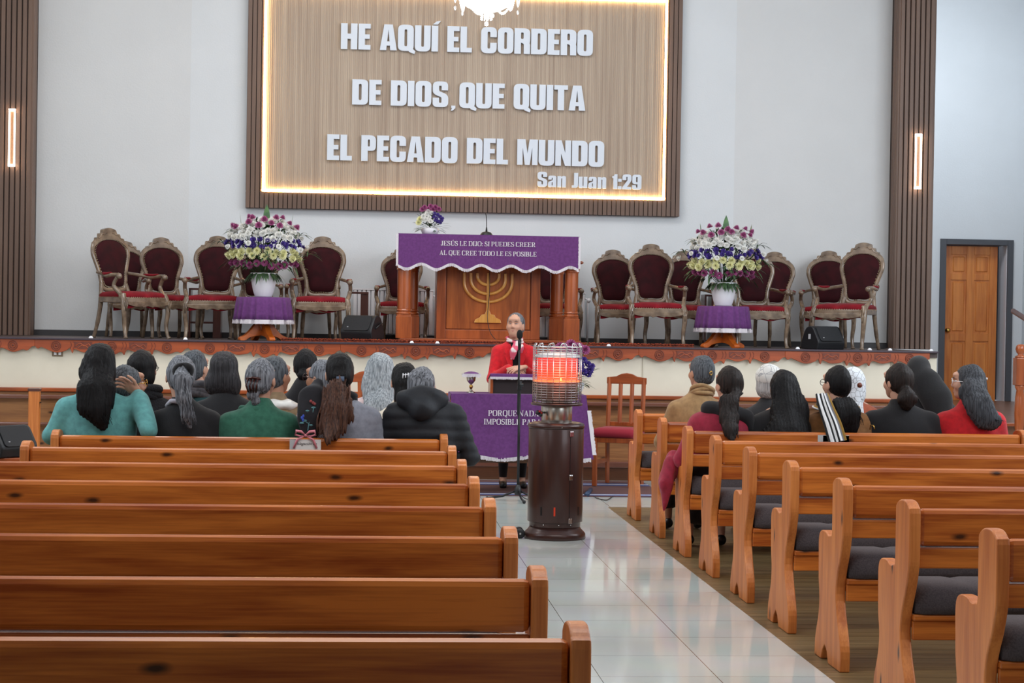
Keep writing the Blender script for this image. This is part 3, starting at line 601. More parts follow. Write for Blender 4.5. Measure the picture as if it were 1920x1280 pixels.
for k in range(6):
    a0 = 2*pi*k/6+.25; a1 = 2*pi*(k+1)/6+.25; mb = MB()
    for j in range(17):
        u = j/16; a = a0+(a1-a0)*u; r = 54*S*(1-.15*sin(pi*u)); mb.ball((r*cos(a), r*sin(a), .20-.10*sin(pi*u)), .0075, 6, 4, (1, 1, 1.6))
    mb.build('crystal_garland', GLASSY, ch, smooth=True)
    mb = MB(); r = 62*S; a = a0
    mb.ball((r*cos(a), r*sin(a), .20), .013, 8, 8, (1, 1, 5)); mb.ball((r*cos(a), r*sin(a), .10), .009, 6, 4, (1, 1, 2)); mb.build('crystal_pendant', GLASSY, ch, smooth=True)
pl = bpy.data.lights.new('chandelier_bulb', 'POINT'); pl.energy = 35; pl.color = (1, .96, .9); pl.shadow_soft_size = .22; plo = bpy.data.objects.new('chandelier_bulb', pl); COL.objects.link(plo); plo.location = (0, 0, .05); plo.parent = ch
# ================================================================== STAGE ARMCHAIRS
def make_armchair():
    t = thing('armchair', '', 'armchair')
    def lean(x, z): return (x, .20+(z-.42)*.17, z)
    half = [(0, .445), (.07, .442), (.118, .458), (.138, .51), (.150, .60), (.188, .72), (.202, .78), (.186, .85), (.13, .90), (.06, .925), (0, .93)]
    loop = [(x, z) for x, z in half] + [(-x, z) for x, z in half[-2:0:-1]]
    L3 = [(p.x, p.z) for p in spline([(x, 0, z) for x, z in loop], 4, True)]
    cx_, cz_ = 0, .72
    mb = MB(); K = len(L3); n = 10; rings = []
    for i, (x, z) in enumerate(L3):
        dx, dz = L3[(i+1) % K][0]-L3[i-1][0], L3[(i+1) % K][1]-L3[i-1][1]; l = sqrt(dx*dx+dz*dz); nx, nz = dz/l, -dx/l
        wd = .021+.006*max(0, (z-.8)/.15); rings.append([Vector(lean(x+nx*wd*cos(a), z+nz*wd*cos(a)))+Vector((0, -.016*sin(a), 0)) for a in [2*pi*k/n for k in range(n)]])
    mb.loft(rings, closed=True); fr = mb.build('back_frame', CHAIRW, t, smooth=True)
    # crest
    cr = [(-.195, .83), (-.19, .875), (-.165, .885), (-.155, .92), (-.125, .925), (-.115, .96), (-.085, .965), (-.075, .995), (-.04, 1.01), (0, 1.016), (.04, 1.01), (.075, .995), (.085, .965), (.115, .96), (.125, .925), (.155, .92), (.165, .885), (.19, .875), (.195, .83), (.14, .875), (.07, .905), (0, .912), (-.07, .905), (-.14, .875)]
    cr = [(p.x, p.z) for p in spline([(x, 0, z) for x, z in cr], 3, True)]
    mb = MB(); mb.prism(cr, 'xz', -.02, .018); mb.v = [tuple(Vector(lean(x, z))+Vector((0, y, 0))) for x, y, z in mb.v]
    for x0 in (-.06, 0, .06): mb.tube([lean(x0+.02*u*cos(5*u), .978-abs(x0)*.28+.016*u*sin(5*u)) for u in [i/14 for i in range(15)]], .0055, 5)
    for v in range(len(mb.v)): pass
    for s in (-1, 1): mb.tube([Vector(lean(s*(.03+.11*u), .965-.055*u*u+.008*sin(14*u)))+Vector((0, -.02, 0)) for u in [i/12 for i in range(13)]], .006, 5)
    mb.build('carved_crest', CHAIRW, t, bevel=.004, seg=2)
    # pad
    mb = MB(); rings = []
    for q, dy in ((.90, -.0), (.86, -.014), (.7, -.026), (.4, -.034), (.05, -.037)): rings.append([Vector(lean(cx_+(x-cx_)*q, cz_+(z-cz_)*q))+Vector((0, dy, 0)) for x, z in L3])
    rings = [[Vector(lean(cx_+(x-cx_)*.9, cz_+(z-cz_)*.9))+Vector((0, .02, 0)) for x, z in L3]]+rings
    mb.loft(rings).build('back_pad', VELVET, t, smooth=True)
    mb = MB()
    for i in range(0, K): 
        x, z = L3[i]; mb.ball(Vector(lean(cx_+(x-cx_)*.885, cz_+(z-cz_)*.905))+Vector((0, -.012, 0)), .0042, 5, 3)
    mb.build('nail_trim', STUD, t)
    # back posts down to legs
    for s in (-1, 1):
        mb = MB(); mb.tube(spline([(s*.14, .215, .50), (s*.155, .195, .42), (s*.165, .19, .30), (s*.175, .215, .14), (s*.18, .26, 0)], 5), [.02]*6+[.022]*5+[.02]*5+[.017]*5, 8, sx=1); mb.build('leg', CHAIRW, t, smooth=True)
        pth = spline([(s*.235, -.20, .40), (s*.25, -.225, .34), (s*.252, -.24, .24), (s*.24, -.232, .12), (s*.243, -.25, .03), (s*.25, -.265, 0)], 5)
        mb = MB(); mb.tube(pth, [.030-.013*min(1, i/18)+(.004 if i > 22 else 0) for i in range(len(pth))], 8)
        for kk in range(3): mb.tube([(s*.252+.02*(kk-1), -.262, .345), (s*.25+.012*(kk-1), -.268, .30), (s*.25, -.266, .25)], .005, 5)
        mb.build('leg', CHAIRW, t, smooth=True)
        arm = spline([(s*.175, .225, .60), (s*.22, .12, .585), (s*.262, 0, .565), (s*.272, -.10, .575), (s*.265, -.165, .572), (s*.262, -.19, .555)], 5)
        mb = MB(); mb.tube(arm, [.016]*10+[.018]*10+[.022]*6, 8); mb.ball((s*.263, -.18, .562), .027, 10, 7, (1, 1, 1)); mb.build('armrest', CHAIRW, t, smooth=True)
        mb = MB(); mb.tube(spline([(s*.263, -.16, .56), (s*.268, -.12, .50), (s*.262, -.12, .46), (s*.245, -.18, .40), (s*.24, -.2, .36)], 5), [.018]*8+[.02]*8+[.026]*5, 8); mb.build('arm_support', CHAIRW, t, smooth=True)
        mb = MB(); mb.tube(spline([(s*.235, .08, .592), (s*.263, .0, .584), (s*.27, -.09, .592)], 5), [.006, .012, .016, .019, .02, .02, .019, .018, .016, .012, .006], 8, sx=.7, up=(0, 0, 1)); mb.build('arm_pad', VELVETR, t, smooth=True)
    out = [(-.25, -.23, .05), (-.1, -.262, .1), (.1, -.262, .1), (.25, -.23, .05), (.19, .20, .04), (-.19, .20, .04)]
    so = rnd(out, 4)
    MB().prism(so, 'xy', .325, .372).build('seat_rail', CHAIRW, t, bevel=.006)
    def ring(q, z): return [(x*q, -.03+(y+.03)*q, z) for x, y in so]
    MB().loft([ring(.96, .365), ring(.995, .38), ring(.985, .40), ring(.9, .418), ring(.6, .43), ring(.1, .434)]).build('seat_cushion', VELVETR, t, smooth=True)
    ap = [(-.23, .335)]+[(x, .308-.02*abs(sin(x*14))-.012*(1 if abs(x) < .06 else 0)) for x in np.linspace(-.23, .23, 30)]+[(.23, .335)]
    MB().prism(ap, 'xz', -.268, -.25).build('apron', CHAIRW, t, bevel=.003)
    ap2 = [(-.22, .33)]+[(x, .285-.012*sin(x*22)) for x in np.linspace(-.22, .22, 24)]+[(.22, .33)]
    MB().prism(ap2, 'xz', -.245, -.235).build('lower_valance', VELVETR, t)
    mb = MB()
    for i in range(len(so)):
        a, b = Vector(so[i]), Vector(so[(i+1) % len(so)]); m_ = max(1, int((b-a).length/.018))
        for j in range(m_): q = a+(b-a)*j/m_; mb.ball((q.x, q.y, .374), .004, 5, 3)
    mb.build('nail_trim', STUD, t)
    return t
arm0 = make_armchair(); armu = [False]
ARM = [ # back centre x, top y, depth, turn, label
 (205, 428, 18.95, 48, 'tall carved armchair at the far left of the stage, turned right'),
 (233, 452, 19.95, 20, 'carved armchair mostly hidden behind the leftmost tall armchair'),
 (302, 445, 19.45, 24, 'carved armchair second in view from the left, turned slightly right'),
 (408, 442, 19.1, 0, 'carved red armchair facing front just left of the left flowers'),
 (484, 462, 19.75, 0, 'carved armchair hidden behind the left flower arrangement'),
 (589, 462, 19.95, 0, 'carved armchair overlapped by the one right of the left flowers'),
 (605, 443, 19.0, 0, 'carved armchair facing front just right of the left flowers'),
 (754, 465, 19.85, 0, 'carved armchair behind the left column of the pulpit'),
 (1036, 468, 19.88, 0, 'carved armchair behind the right column of the pulpit'),
 (1150, 468, 19.5, 4, 'carved armchair standing first right of the pulpit'),
 (1222, 457, 18.95, 0, 'tall carved armchair in front of two others right of the pulpit'),
 (1284, 470, 19.6, 0, 'carved armchair just left of the right flower arrangement'),
 (1412, 466, 19.0, 0, 'carved armchair just right of the right flower arrangement'),
 (1453, 472, 19.7, -24, 'carved armchair overlapped by the one right of the right flowers'),
 (1556, 470, 19.75, -14, 'carved armchair second from the right end of the stage'),
 (1619, 455, 18.85, -40, 'tall carved armchair at the right end of the stage, turned left')]
for bx_, ty, Y, a, lab in ARM:
    o = copy_tree(arm0) if armu[0] else arm0; armu[0] = True
    P = at(bx_, ty, Y+.25); s = (P.z-ST)/1.016; off = rot(radians(a)) @ Vector((0, .29, 0))*s
    o.location = (P.x-off.x, Y, ST+(.002)); o.rotation_euler = (0, 0, radians(a)); o.scale = (s*1.04, s, s); o['label'] = lab; o['group'] = 'carved armchairs on the stage'
# ================================================================== PULPIT
def cloth_strip(x0, x1, ztop, zfn, y, wave=0, nx=80, nz=8, skew=None):
    mb = MB(); V = []; n = nx+1
    for side in (0, 1):
        for j in range(nz+1):
            for i in range(n):
                u = i/nx; x = x0+(x1-x0)*u; z = ztop+(zfn(x)-ztop)*j/nz; yy = y-wave*(j/nz)*(.5+.5*sin(x*23+1.3*sin(x*9)))+(.004 if side else 0)
                if skew: x = skew(x, j/nz)
                V.append((x, yy, z))
    F = []; o = n*(nz+1)
    for j in range(nz):
        for i in range(nx):
            a = j*n+i; F.append((a, a+n, a+n+1, a+1)); F.append((o+a, o+a+1, o+a+n+1, o+a+n))
    for i in range(nx): a = nz*n+i; F.append((a, o+a, o+a+1, a+1)); F.append((i, i+1, o+i+1, o+i))
    for j in range(nz): a = j*n; F.append((a, o+a, o+a+n, a+n)); a += nx; F.append((a, a+n, o+a+n, o+a))
    return mb.add(V, F)
def fringe(path, length, y, t=.006, step=.006):
    """hanging threads along a path of (x, z)"""
    mb = MB(); P = [Vector((p[0], 0, p[1])) for p in path]
    for i in range(len(P)-1):
        d = (P[i+1]-P[i]).length; m = max(1, int(d/step))
        for j in range(m):
            q = P[i]+(P[i+1]-P[i])*j/m; l = length*random.uniform(.85, 1.1); x = q.x; zt = q.z+.004
            mb.box(x, y-random.uniform(0, t), zt-l, x+step*.85, y+.002, zt)
    return mb
PB = at(917, 640, 18.9); pul = thing('pulpit', 'wooden pulpit with fluted columns and carved lampstand in the middle of the stage', 'pulpit', (PB.x, 18.9, ST))
W2 = .86
for s, xx in ((-1, at(757, 600, 18.75).x-PB.x), (1, at(1071, 600, 18.75).x-PB.x)):
    for yy in ((-.12, .42) if s > 0 else (-.12, .42)):
        xo = xx - s*.09*(1 if yy > 0 else 0)
        mb = MB(); mb.box(xo-.078, yy-.078, .03, xo+.078, yy+.078, .245); mb.box(xo-.07, yy-.07, .245, xo+.07, yy+.07, .26)
        mb.lathe([(.074, .26), (.078, .275), (.07, .285), (.062, .292), (.074, .30), (.066, .315), (.062, .32)], 20, xo, yy)
        mb.lathe([(.066, .315), (.066, .70), (.06, .71)], 32, xo, yy, fn=lambda a, z: 1-.10*max(0, cos(8*a))**2 if .32 < z < .69 else 1)
        mb.lathe([(.06, .69), (.076, .70), (.07, .715), (.08, .73), (.075, .74)], 20, xo, yy); mb.box(xo-.078, yy-.078, .74, xo+.078, yy+.078, .80)
        mb.build('column', REDZ, pul, bevel=.004)
bl, br_ = at(818, 600, 19.0).x-PB.x, at(1012, 600, 19.0).x-PB.x
mb = MB(); mb.box(bl, .12, .03, br_, .55, 1.0); mb.build('cabinet', REDZ, pul, bevel=.004)
mb = MB(); a, b = bl, br_
mb.box(a, .085, .03, a+.09, .13, 1.0).box(b-.09, .085, .03, b, .13, 1.0).box(a+.09, .085, .03, b-.09, .13, .12).box(a+.09, .085, .85, b-.09, .13, 1.0); mb.build('front_frame', GOLDEN if False else REDZ, pul, bevel=.005)
MB().box(a+.1, .105, .13, b-.1, .13, .84).build('front_panel', wood('pulpit_panel', (132, 66, 28), (180, 98, 44), 'z', knots=False), pul, bevel=.003)
MB().box(-W2-.03, -.22, 0, W2+.03, .58, .03).build('plinth', RED, pul, bevel=.006)
MB().box(-W2, -.20, .80, W2, .56, 1.045).build('top', RED, pul, bevel=.008)
mb = MB(); mb.lathe([(.001, 0), (.012, 0), (.016, .03), (.01, .045), (.001, .05)], 10); mb.xf(tr(W2, -.15, .80) @ rot(pi/2, 'Y')); mb.build('peg', RED, pul, smooth=True)
men = MB(); mc = at(915, 560, 18.98).x-PB.x; mz = lambda y: at(915, y, 18.98).z-ST
th_ = .02
men.prism([(mc-.016, mz(603)), (mc+.016, mz(603)), (mc+.014, mz(515)), (mc-.014, mz(515))], 'xz', .075, .107)
for r, yb in ((.238, 569), (.172, 554), (.108, 537)):
    zb = mz(yb); R2 = r*.82; pth = [(mc+r*cos(a), .09, zb+R2+R2*sin(a)) for a in [pi+pi*i/24 for i in range(25)]]
    pth = [(mc-r, .09, mz(515))]+pth+[(mc+r, .09, mz(515))]
    men.tube(pth, .0165, 8, up=(0, 1, 0))
men.prism([(mc-.135, mz(608)), (mc+.135, mz(608)), (mc+.125, mz(602)), (mc+.08, mz(598)), (mc+.065, mz(593)), (mc+.03, mz(592)), (mc+.016, mz(585)), (mc-.016, mz(585)), (mc-.03, mz(592)), (mc-.065, mz(593)), (mc-.08, mz(598)), (mc-.125, mz(602))], 'xz', .07, .106)
men.build('carved_lampstand', GOLDEN, pul, bevel=.003)
# purple pulpit cloth
pc = thing('pulpit_cloth', 'purple pulpit cloth with two embroidered lines and scalloped white fringe', 'cloth', (0, 0, 0))
A, B = at(747, 437, 18.68), at(1086, 446, 18.68); cy0 = 18.675
zsc = lambda x: 2.025 - .026*(cos((x-A.x-.08)*2*pi/.292)) + (A.x-x)*.004
mb = cloth_strip(A.x, B.x, 2.335, zsc, cy0, 0, 90, 3)
mb.box(A.x-.004, cy0+.006, 2.323, B.x+.004, 19.5, 2.3345)
mb.build('cloth_panel', PURPLE, pc)
xs_ = np.linspace(A.x, B.x, 80)
fringe([(x, zsc(x)) for x in xs_], .030, cy0).build('fringe', WHITEF, pc)
mb = MB()
for X in (A.x-.018, B.x-.004):
    for i in range(52): z = 2.02+i*.006; mb.box(X-.004*random.random(), cy0-.003, z, X+.02, cy0+.012, z+.005)
mb.build('side_fringe', WHITEF, pc)
def on(x, y, Y): p = at(x, y, Y); return (p.x, p.z)
serif_line('JESÚS LE DIJO: SI PUEDES CREER', on(826.7, 460, cy0), on(1004, 463, cy0), 8.6*cy0/FP, pc, WHITEF, lambda x: cy0-.003)
serif_line('AL QUE CREE TODO LE ES POSIBLE', on(824, 477.6, cy0), on(1006, 481, cy0), 8.6*cy0/FP, pc, WHITEF, lambda x: cy0-.003)
mic = thing('gooseneck_microphone', 'small black gooseneck microphone on top of the pulpit', 'microphone', (at(912, 440, 18.9).x, 18.9, 2.335))
MB().lathe([(.001, 0), (.062, 0), (.062, .012), (.045, .035), (.02, .042), (.001, .043)], 16).build('base', BLACKP, mic, smooth=True)
MB().tube(spline([(0, 0, .04), (.0, 0, .12), (-.004, -.01, .18), (-.012, -.02, .225)], 5), .004, 6).build('neck', BLACKM, mic, smooth=True)
MB().tube([(0, 0, .04), (.0, 0, .085)], [.011, .006], 8).build('neck_sleeve', BLACKM, mic, smooth=True)
cb = MB(); q = [at(x, y, Yq) for x, y, Yq in ((918, 540, 18.96), (916, 570, 18.96), (914, 590, 18.95), (915, 606, 18.93), (919, 622, 18.9), (926, 633, 18.86), (938, 640, 18.8))]
q[-1].z = ST+.012
tag(cb.tube(spline([at(918, 505, 18.97)]+q, 5), .0035, 6).build('cable', BLACKP, smooth=True), 'thin black cable hanging down the front of the pulpit', 'cable')
# ================================================================== FLOWERS
def mum(name, r, layers, m, heart=None, cup=.5):
    mb = MB()
    for li, (n, rr, up) in enumerate(layers):
        for i in range(n):
            a = 2*pi*(i+li*.37)/n; w_ = rr*pi/n*.85; c, s = cos(a), sin(a)
            def P(d, wd, z): return (c*d-s*wd, s*d+c*wd, z)
            mb.add([P(r*.12, -w_*.4, up*r*.1), P(r*.12, w_*.4, up*r*.1), P(rr*.65, w_, up*r*.55), P(rr, w_*.35, up*r*.8), P(rr, -w_*.35, up*r*.8), P(rr*.65, -w_, up*r*.55)], [(0, 1, 2, 5), (5, 2, 3, 4)])
    me = bpy.data.meshes.new(name); me.from_pydata(mb.v, [], mb.f); me.update(); me.materials.append(m); return me
MW = mat('white_petal', (236, 236, 232), .6); MC = mat('cream_petal', (232, 230, 190), .6, col2=(222, 220, 160), nscale=30); MP = mat('magenta_petal', (176, 92, 142), .6, col2=(150, 70, 120), nscale=40); MV = mat('violet_petal', (78, 56, 140), .6, col2=(60, 44, 120), nscale=40)
lay = lambda r: [(14, r, .25), (12, r*.8, .75), (9, r*.55, 1.2), (6, r*.3, 1.5)]
FW, FCm, FP_, FV = mum('white', .026, lay(.026), MW), mum('cream', .036, lay(.036), MC), mum('pink', .03, lay(.03), MP), mum('violet', .02, [(7, .02, .9), (6, .014, 1.5)], MV)
def put_flower(name, me, loc, out, parent, s=1):
    o = bpy.data.objects.new(name, me); COL.objects.link(o); o.parent = parent; o.location = loc
    o.rotation_euler = Vector(out).to_track_quat('Z', 'Y').to_euler(); o.scale = (s, s, s)
def leafmesh(mb, base, d, L, w_, droop=.3, n=6):
    d = Vector(d).normalized(); side = d.cross(Vector((0, 0, 1)));
    side = side.normalized() if side.length > .05 else Vector((1, 0, 0)); V = []
    for i in range(n+1):
        t = i/n; p = Vector(base)+d*L*t+Vector((0, 0, -droop*L*t*t)); ww = w_*sin(pi*min(.999, .08+.92*t))**.8
        V += [p-side*ww, p+Vector((0, -.15*ww, .15*ww)), p+side*ww]
    F = []
    for i in range(n): a = i*3; F += [(a, a+1, a+4, a+3), (a+1, a+2, a+5, a+4)]
    mb.add(V, F)
def big_bouquet(cx, cy, z, label, seed, sc=1.0, n=(34, 18, 26, 19, 10)):
    random.seed(seed)
    t = thing('flower_arrangement', label, 'flowers', (cx, cy, z), 0, None, sc)
    mb = MB(); mb.lathe([(.001, 0), (.078, 0), (.085, .01), (.102, .06), (.117, .13), (.126, .21), (.128, .232), (.118, .23), (.11, .17), (.001, .16)], 32); mb.build('pot', WHITE, t, smooth=True)
    def dirn(az, el): return Vector((sin(az)*cos(el), -cos(az)*cos(el), sin(el)))
    C0 = Vector((0, 0, .36)); R3 = Vector((.42, .27, .43))
    def pos(az, el, k=1): d = dirn(az, el); return C0+Vector((d.x*R3.x, d.y*R3.y, d.z*R3.z))*k, d
    mb = MB()
    for i in range(520):
        az = random.uniform(-pi, pi); el = random.uniform(-.28, 1.45); k = random.uniform(.45, .90); p, d = pos(az, el, k)
        leafmesh(mb, p, d+Vector((random.uniform(-.6, .6), random.uniform(-.6, .6), random.uniform(-.5, .4))), random.uniform(.05, .10), random.uniform(.006, .016), .4, 3)
    for i in range(60):
        az = random.uniform(-pi, pi); p, d = pos(az, random.uniform(-.5, -.1), random.uniform(.3, .7)); leafmesh(mb, Vector((d.x*.11, d.y*.11, .235)), d, random.uniform(.06, .12), .014, .7, 3)
    for i in range(46):
        az = random.uniform(-pi, pi); el = random.uniform(.0, 1.4); p, d = pos(az, el, .95); mb.tube([Vector((d.x*.04, d.y*.04, .2)), p*.55+Vector((0, 0, .1)), p], .003, 4)
    f = mb.build('foliage', GREEN2, t, fix=False)
    def rows(name, me, n, e0, e1, k0, k1, az=(-1.9, 1.9), s=(.9, 1.2)):
        for i in range(n):
            a = az[0]+(az[1]-az[0])*(i+.5)/n+random.uniform(-.07, .07); p, d = pos(a, random.uniform(e0, e1), random.uniform(k0, k1)); put_flower(name, me, p, d+Vector((0, -.25, .1)), t, random.uniform(*s))
    rows('pink_chrysanthemum', FP_, 11, -.22, -.08, .66, .74, (-1.4, 1.4), (1.2, 1.5))
    rows('cream_chrysanthemum', FCm, 11, .03, .12, .76, .84, (-1.7, 1.7), (1.05, 1.3)); rows('cream_chrysanthemum', FCm, 10, .17, .25, .76, .84, (-1.3, 1.3), (1.0, 1.25))
    rows('violet_statice', FV, 28, .30, .42, .82, .92, s=(1.1, 1.7)); rows('violet_statice', FV, 16, .42, .52, .82, .9, s=(1.1, 1.7))
    rows('white_chrysanthemum', FW, 24, .52, .72, .86, .97, s=(1.2, 1.6)); rows('white_chrysanthemum', FW, 24, .70, .95, .86, .97, s=(1.2, 1.6)); rows('white_chrysanthemum', FW, 18, .92, 1.2, .86, .94, (-2.6, 2.6), (1.2, 1.6)); rows('white_chrysanthemum', FW, 5, 1.2, 1.5, .86, .94, (-2.6, 2.6), (1.2, 1.5)); rows('white_chrysanthemum', FW, 6, .2, .4, 1.0, 1.08, (-1.95, 1.95), (1, 1.3))
    rows('magenta_chrysanthemum', FP_, 8, .75, .95, 1.02, 1.06, (-1.6, 1.6), (1.0, 1.3)); rows('magenta_chrysanthemum', FP_, 5, 1.05, 1.25, 1.0, 1.04, (-1.6, 1.6), (1.0, 1.3))
    for (dx, h_, L, wd) in ((.02, .64, .26, .034), (-.26, .58, .24, .036), (.30, .60, .22, .046)):
        mb = MB(); leafmesh(mb, (dx*.8, .02, h_), (dx*.55, 0, 1), L, wd, 0, 8); mb.build('broad_leaf', GREEN, t, smooth=True, fix=False)
    for (dx, h_, ax) in ((-.40, .52, -1), (-.27, .64, -.5), (-.08, .72, -.2), (.14, .72, .2), (.34, .60, .7), (.42, .42, 1)):
        mb = MB(); mb.tube([(dx*.5, 0, .3), (dx, 0, h_)], .003, 4)
        for j in range(9): a = 2*pi*j/9; leafmesh(mb, (dx, 0, h_), (cos(a)+ax*.5, .6*sin(a), .45+.3*sin(3*j)), .16, .008, .6, 5)
        mb.build('palm_sprig', GREEN2, t, fix=False)
    return t
def round_table(px_, Y, lab_t, lab_c, topy, halfpx):
    c = at(px_, topy, Y); z = c.z-ST; r = halfpx*Y/FP
    t = thing('pedestal_table', lab_t, 'table', (c.x, Y, ST), 0, 'pedestal flower tables')
    MB().lathe([(.001, z-.03), (r-.02, z-.03), (r-.012, z-.015), (r-.02, z-.004), (.001, z-.004)], 28).build('tabletop', RED, t)
    MB().lathe([(.06, .10), (.05, .13), (.058, .15), (.046, .17), (.044, .28), (.06, .32), (.05, .34), (.08, z-.03)], 18).build('pedestal', RED, t, smooth=True)
    OR = wood('orange_foot', (168, 76, 22), (208, 106, 36), 'x', knots=False)
    for k in range(4):
        a = pi/4+k*pi/2-.35; mb = MB(); pr = [(.02, .19), (.07, .185), (.10, .15), (.14, .10), (.19, .055), (.245, .035), (.25, 0), (.19, .0), (.15, .03), (.09, .045), (.02, .05)]
        mb.prism(rnd([(x, z_, .02) for x, z_ in pr], 3), 'xz', -.03, .03); mb.xf(rot(a)); mb.build('foot', OR, t, bevel=.008, seg=2)
    cl = thing('table_skirt', lab_c, 'tablecloth', (c.x, Y, ST), 0, 'purple pleated table skirts')
    mb = MB(); n = 168; rings = []
    def pl_(a, k): return 1+k*(.75*abs(cos(11*a))**1.5+.2*cos(33*a+1))
    for q, zz, k in ((.05, z, 0), (.7, z, 0), (.97, z, 0), (1.0, z-.006, .02), (1.01, z-.08, .07), (1.03, z-.16, .10), (1.05, z-.235, .12)): rings.append([(r*q*pl_(a, k)*cos(a), r*q*pl_(a, k)*sin(a), zz) for a in [2*pi*i/n for i in range(n)]])
    rings += [[(x*.985, y*.985, zz-(0 if i else 0)) for x, y, zz in rg] for i, rg in enumerate(rings[:2:-1])]
    mb.loft(rings, caps=False); mb.f.append(tuple(range(n))[::-1]); mb.build('cloth', PURPLE, cl, smooth=True)
    mb = MB()
    for i in range(n*2):
        a = 2*pi*i/(n*2); rr = r*1.052*pl_(a, .12); c_, s_1 = cos(a), sin(a); mb.add([(rr*c_-.004*s_1, rr*s_1+.004*c_, z-.215), (rr*c_+.004*s_1, rr*s_1-.004*c_, z-.222), (rr*1.02*c_+.003*s_1, rr*1.02*s_1, z-.258-.004*random.random()), (rr*1.02*c_-.003*s_1, rr*1.02*s_1, z-.258), (rr*.99*c_, rr*.99*s_1, z-.25)], [(0, 1, 2, 3), (1, 0, 4), (4, 0, 3, 2, 1)])
    mb.build('fringe', WHITEF, cl, fix=False)
    return c
c = round_table(494, 18.72, 'round orange wood pedestal table under the left purple skirt', 'purple pleated skirt with white fringe on the left flower table', 557, 49)
big_bouquet(c.x, 18.72, c.z+.002, 'tall flower arrangement in a white pot on the left skirted table', 11)
c = round_table(1356, 18.72, 'round orange wood pedestal table under the right purple skirt', 'purple pleated skirt with white fringe on the right flower table', 574, 48)
big_bouquet(c.x, 18.72, c.z+.002, 'tall flower arrangement in a white pot on the right skirted table', 23)
def small_bouquet(x, y, z, label, seed, s, pot=True):
    random.seed(seed); t = thing('small_flower_arrangement', label, 'flowers', (x, y, z), 0, None, s)
    if pot: MB().lathe([(.001, 0), (.07, 0), (.085, .03), (.09, .06), (.08, .065), (.001, .05)], 20).build('pot', WHITE, t, smooth=True)
    mb = MB()
    for i in range(150):
        az = random.uniform(-pi, pi); el = random.uniform(-.1, 1.4); d = Vector((sin(az)*cos(el), -cos(az)*cos(el)*.7, sin(el))); leafmesh(mb, Vector((0, 0, .06))+d*random.uniform(.02, .15), d+Vector((random.uniform(-.4, .4), 0, 0)), random.uniform(.05, .1), .009, .3, 3)
    mb.build('foliage', GREEN2, t, fix=False)
    for dx in (-.10, -.05, .02, .09): mb = MB(); leafmesh(mb, (dx*.7, .03, .17), (dx*4, 0, 1), .15, .022, 0, 5); mb.build('broad_leaf', GREEN, t, fix=False)
    for nm, me, pts in (('magenta_chrysanthemum', FP_, [(-.05, .24), (0, .25), (.04, .24), (-.02, .22), (.07, .225), (-.07, .22), (.02, .22)]), ('white_chrysanthemum', FW, [(-.06, .16), (-.03, .18), (-.04, .13), (-.01, .15), (0, .115), (-.07, .13), (-.02, .20), (.01, .19)]), ('violet_statice', FV, [(.03, .18), (.06, .17), (.08, .15), (.05, .14), (.09, .12), (.06, .11), (.03, .15), (.10, .14), (.08, .10), (.04, .12)]), ('cream_chrysanthemum', FCm, [(-.10, .10), (-.09, .13)])):
        for px_, pz in pts: put_flower(nm, me, (px_*1.15, -.09-.03*cos(px_*9)+(pz-.1)*.3, pz*1.1), (px_*3, -1, .5), t, random.uniform(.9, 1.2))
    return t
a_ = at(806, 440, 18.9); small_bouquet(a_.x, 18.9, 2.335, 'small flower arrangement standing on the left end of the pulpit', 5, 1.0)
a_ = at(1066, 740, 16.75); small_bouquet(a_.x, 16.75, .872, 'flower arrangement on the purple table, behind the heater cage', 9, 1.55)
# ================================================================== TABLE, BOOK STAND, CHALICE
TZ = .872; tx0, tx1 = at(848, 737, 16.4).x, at(1097, 742, 16.4).x
tb = thing('altar_table', 'wooden table covered by the purple cloth in front of the stage', 'table', ((tx0+tx1)/2, 16.635, 0)); hw = (tx1-tx0)/2
MB().box(-hw+.01, -.225, TZ-.03, hw-.01, .225, TZ-.006).build('tabletop', RED, tb)
for sx_ in (-1, 1):
    for sy_ in (-1, 1): MB().box(sx_*(hw-.06)-.03, sy_*.18-.03, 0, sx_*(hw-.06)+.03, sy_*.18+.03, TZ-.03).build('leg', REDZ, tb, bevel=.004)
MB().box(-hw+.05, -.21, .28, hw-.05, -.18, .42).build('lower_rail', wood('dark_rail', (74, 48, 32), (96, 62, 40), 'x', knots=False), tb)
tc_ = thing('tablecloth', 'purple tablecloth with white embroidered words and fringe on the front table', 'tablecloth', (0, 0, 0)); ty = 16.395
zt = lambda x: .335 + .018*sin((x-tx0)*9.5+.6)
sk = lambda x, v: x+.06*v*(1 if x > tx1-.05 else 0)*((x-tx1+.05)/.05)
mb = cloth_strip(tx0-.01, tx1+.01, TZ, zt, ty, .022, 90, 14, sk); mb.box(tx0-.008, ty+.005, TZ-.006, tx1+.008, 16.87, TZ-.0005); mb.build('cloth_panel', PURPLE, tc_)
for X, s in ((tx0-.012, -1), (tx1+.008, 1)):
    mb = MB(); V = []; ny, nz = 20, 8
    for j in range(nz+1):
        for i in range(ny+1): v = j/nz; y = ty+.02+.45*i/ny; V.append((X+s*(.07*v*(1-.3*i/ny)+.012*v*sin(i*1.1)), y, TZ-(TZ-.36)*v))
    nn = len(V); V += [(x-s*.004, y, z) for x, y, z in V]; F = []
    for j in range(nz):
        for i in range(ny): a = j*(ny+1)+i; F += [(a, a+1, a+ny+2, a+ny+1), (nn+a, nn+a+ny+1, nn+a+ny+2, nn+a+1)]
    mb.add(V, F); mb.build('side_drop', PURPLE, tc_, smooth=True, fix=False)
xs_ = np.linspace(tx0-.01, tx1+.06, 90); fringe([(x, zt(x)+.004) for x in xs_], .034, ty-.012, .012).build('fringe', WHITEF, tc_)
mb = MB()
